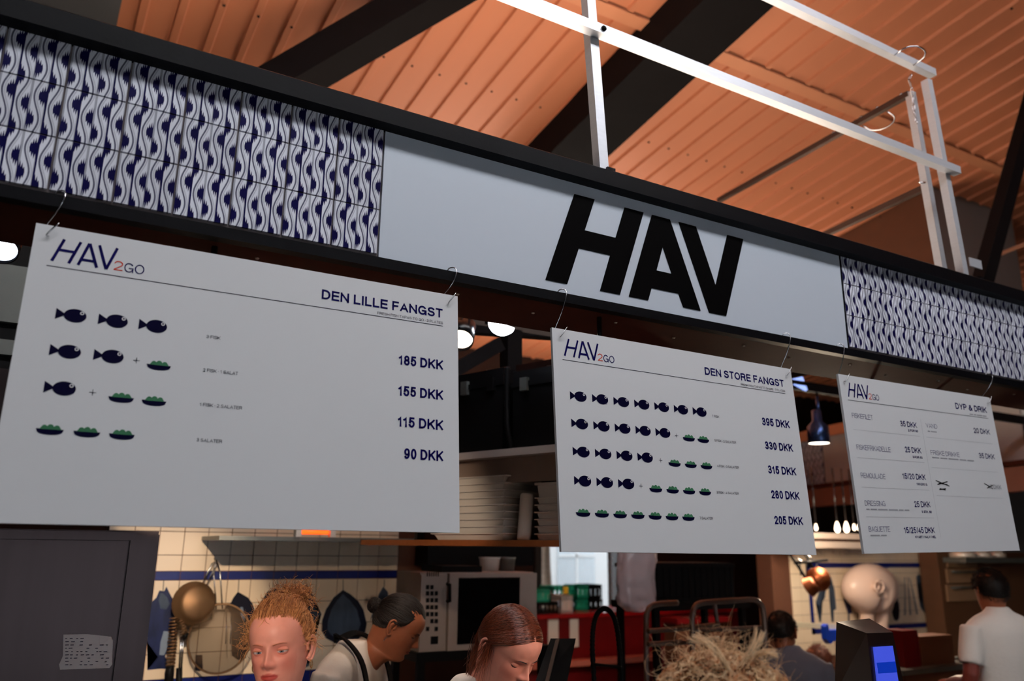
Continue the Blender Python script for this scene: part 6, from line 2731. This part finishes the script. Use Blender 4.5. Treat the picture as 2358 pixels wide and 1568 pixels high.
H.build(w2, h, hair_mat('auburn_brown_hair', (52, 22, 16), (142, 70, 44), 0.33))
b = MB()
b.tube([(-0.082, 0.008, 0.066), (-0.083, 0.008, 0.040), (-0.082, 0.008, 0.022)], 0.0014, 6)
b.build('earring', m_gold, h, local=True)
make_body(w2, nb + Vector((-0.02, 0.0, 0.045)), math.radians(2), m_shirt, m_skin2, m_black_cloth, 0.17, lean=-0.15)

# ---------- cook in profile
random.seed(23)
w3, M, nb = person('dark-haired cook in white coat and black apron bending to the side', 952, 1464, 3.2, 62, 34, 0)
h = make_head(w3, M, m_skin3, (40, 26, 20), m_lashd, gaze=(0, 30), up_lid=-18, lo_lid=-30, seg=96, rings=100, sock=0.4, rec=0.0025)
H = Hair()
H.shell(1.06, 0.2, amp=0.02)
tgt = dir_ae(180, -4)
for i in range(700):
    az = rnd(-180, 180)
    el = hairline(az) + rnd(-1, 6) if random.random() < 0.5 else rnd(hairline(az), 85)
    a = dir_ae(az, el)
    pts = [on_head(slerp(a, (tgt + rv(0.08) * 0).normalized(), k / 9 * 0.95), 1.03 + 0.05 * math.sin(PI * k / 9)) + rv(0.0008) for k in range(10)]
    H.strand(pts, rnd(0.0014, 0.0024), rnd(0, 1))
bc = on_head(tgt, 1.18)
for i in range(260):
    d = rv(1).normalized()
    p = bc + d * 0.028
    v = d.cross(rv(1)).normalized()
    pts = []
    for k in range(8):
        pts.append(bc + (p - bc).normalized() * rnd(0.026, 0.033))
        p = p + v * 0.01
    H.strand(pts, 0.002, rnd(0, 1))
H.build(w3, h, hair_mat('black_brown_hair', (8, 5, 5), (34, 20, 16)))
b = MB()
b.tube([(0.082, 0.010, 0.062), (0.083, 0.010, 0.040)], 0.0016, 6)
b.tube([(-0.082, 0.010, 0.062), (-0.083, 0.010, 0.040)], 0.0016, 6)
b.build('earring', m_chrome, h, local=True)
R = make_body(w3, nb + Vector((-0.06, 0.0, 0.075)), math.radians(38), m_shirt, m_skin3, m_black_cloth, 0.18, lean=-0.1)
for sx in (-1, 1):
    pts = [R @ Vector(v) for v in ((sx * 0.02, 0.085, 0.0), (sx * 0.062, 0.05, 0.018), (sx * 0.078, -0.01, 0.006), (sx * 0.085, -0.085, -0.06), (sx * 0.088, -0.122, -0.16), (sx * 0.09, -0.125, -0.26))]
    b = MB()
    P2 = smooth_path(pts, 5)
    for i in range(len(P2) - 1):
        b.bar(P2[i], P2[i + 1] + (P2[i + 1] - P2[i]) * 0.1, 0.026, 0.008, (R @ Vector((0, -1, 0.4)) - R @ Vector((0, 0, 0))))
    b.build('apron_strap', m_black_cloth, w3)
b = MB()
b.hexa([R @ Vector(v) for v in ((-0.11, -0.128, -0.75), (0.11, -0.128, -0.75), (0.11, -0.10, -0.75), (-0.11, -0.10, -0.75), (-0.10, -0.13, -0.22), (0.10, -0.13, -0.22), (0.10, -0.11, -0.22), (-0.10, -0.11, -0.22))])
b.build('apron_bib', m_black_cloth, w3)


def short_hair(par, head, c1, c2, nm, n=1800, ln=0.02, k=1.05):
    H = Hair()
    H.shell(k, 0.3, amp=0.03)
    for i in range(n):
        az = rnd(-180, 180)
        a = dir_ae(az, rnd(hairline(az), 88))
        p = on_head(a, k)
        v = (a * 0.5 + Vector((0, 0.3, -0.5)) + rv(0.3)).normalized()
        H.strand([p, p + v * ln * 0.5, p + (v + rv(0.3)).normalized() * ln], 0.0018, rnd(0, 1))
    return H.build(par, head, hair_mat(nm, c1, c2))


# ---------- man in white T-shirt, seen from behind
random.seed(24)
mn, M, nb = person('man in white T-shirt seen from behind at the far right', 2283, 1352, 2.85, 150, 6, 0, (0, 0.02, 0.13))
h = make_head(mn, M, m_skin3, (40, 30, 20), m_lashd, seg=72, rings=70, feat=False)
short_hair(mn, h, (8, 6, 6), (30, 20, 16), 'short_black_hair')
make_body(mn, nb + Vector((0.0, 0, 0.085)), math.radians(165), m_shirt, m_skin3, m_black_cloth, 0.215, short=True, arm=(0.28, 0.34))

# ---------- man in grey shirt, seen from behind
random.seed(25)
mg, M, nb = person('dark-haired man in grey blue shirt beside the pale rail', 1800, 1452, 3.75, 122, 14, 8, (0, 0.02, 0.12))
h = make_head(mg, M, m_skin3, (40, 30, 20), m_lashd, seg=72, rings=70, feat=False)
short_hair(mg, h, (10, 7, 7), (36, 22, 18), 'short_dark_hair')
make_body(mg, nb + Vector((0.03, 0, 0.095)), math.radians(140), m_grey_shirt, m_skin3, m_black_cloth, 0.20)

# ---------- small far head beside the terminal
random.seed(26)
mk, M, nb = person('person with reddish brown hair low behind the payment terminal', 1889, 1522, 4.4, 170, 4, 0, (0, 0.02, 0.12))
h = make_head(mk, M, m_skin3, (40, 30, 20), m_lashd, seg=64, rings=60, feat=False)
short_hair(mk, h, (70, 32, 22), (130, 70, 48), 'red_brown_hair', 600)
make_body(mk, nb, math.radians(170), m_grey_shirt, m_skin3, m_black_cloth, 0.18)

# ---------- customer with messy blond hair right before the camera
random.seed(27)
cu, M, nb = person('customer with messy blond hair at the bottom edge of the picture', 1657, 1650, 1.30, 10, 0, 0, (0, 0.006, 0.128))
M = M @ Matrix.Rotation(PI, 4, 'Z')
h = make_head(cu, M, m_skin2, (90, 100, 110), m_lash1, seg=72, rings=70, feat=False)
H = Hair()
_n, _m = 40, 22
_base = len(H.v)
for i in range(_n):
    for j in range(_m + 1):
        _d = dir_ae(-180 + 360 * i / _n, -60 + 149.5 * j / _m)
        H.v.append(HC + Vector((_d.x * 0.140, _d.y * 0.132, _d.z * 0.108)) * (1 + 0.12 * mnoise.noise(_d * 4)))
        H.t.append(0.2)
for i in range(_n):
    for j in range(_m):
        a, b_ = _base + i * (_m + 1) + j, _base + ((i + 1) % _n) * (_m + 1) + j
        H.f.append((a, b_, b_ + 1, a + 1))


CR = Vector((0.158, 0.150, 0.122))


def on_curls(d, k):
    d = d.normalized()
    return HC + d * k / math.sqrt((d.x / CR.x) ** 2 + (d.y / CR.y) ** 2 + (d.z / CR.z) ** 2)


def curl(p, a, ln, step, r, tone, kink, out):
    v = (a * out + rv(0.6)).normalized()
    axv = rv(1).normalized()
    pts = []
    for k in range(int(ln / step)):
        pts.append(p.copy())
        v = (Matrix.Rotation(rnd(0.0, kink), 3, axv) @ v + rv(0.10)).normalized()
        rad = p - HC
        if rad.length < 0.125:
            v = (v + rad.normalized() * 0.5).normalized()
        p = p + v * step
    if len(pts) > 2:
        H.strand(pts, r, tone, 0.4)


for i in range(1500):                                 # springy curls lying over the crown
    a = dir_ae(rnd(-180, 180), rnd(-20, 89))
    tan = a.cross(rv(1)).normalized()
    ln, R_, turns = rnd(0.05, 0.12), rnd(0.003, 0.008), rnd(1.2, 3.2)
    ph = rnd(0, 6)
    tone = rnd(0, 1)
    k0 = rnd(0.88, 1.02)
    for j in range(3):
        pts = []
        jit = rv(0.0014)
        for k in range(16):
            t = k / 15
            d = (a + tan * (ln * t / 0.14)).normalized()
            s1, s2 = d, d.cross(tan).normalized()
            th = 2 * PI * turns * t + ph + j * 0.25
            pts.append(on_curls(d, k0 - 0.05 * t) + (s1 * math.cos(th) + s2 * math.sin(th)) * R_ * (0.6 + 0.4 * t) + jit)
        H.strand(pts, rnd(0.0007, 0.0013), max(0, min(1, tone + rnd(-0.2, 0.2))), 0.5)
for i in range(260):                                  # fly-aways
    az = rnd(-180, 180)
    a = dir_ae(az, rnd(25, 89))
    curl(on_curls(a, 0.97), a, rnd(0.06, 0.12), 0.006, rnd(0.0003, 0.0006), rnd(0.4, 1), 0.5, 0.55)
for (az, el, ln) in ((-150, 62, 0.07), (150, 50, 0.10), (135, 46, 0.11)):   # thick locks
    a = dir_ae(az, el)
    v0 = (a + rv(0.35)).normalized()
    axv = rv(1).normalized()
    for j in range(26):
        p = on_curls((a + rv(0.03)).normalized(), 0.97)
        v = v0.copy()
        pts = []
        for k in range(12):
            pts.append(p.copy())
            v = (Matrix.Rotation(0.16, 3, axv) @ v + rv(0.03)).normalized()
            p = p + v * ln / 12
        H.strand(pts, 0.0009, rnd(0.6, 1), 0.5)
H.build(cu, h, hair_mat('blond_curly_hair', (192, 118, 62), (255, 224, 178)))
make_body(cu, nb + Vector((0, 0, 0.0)), math.radians(190), m_grey_shirt, m_skin2, m_black_cloth, 0.18)
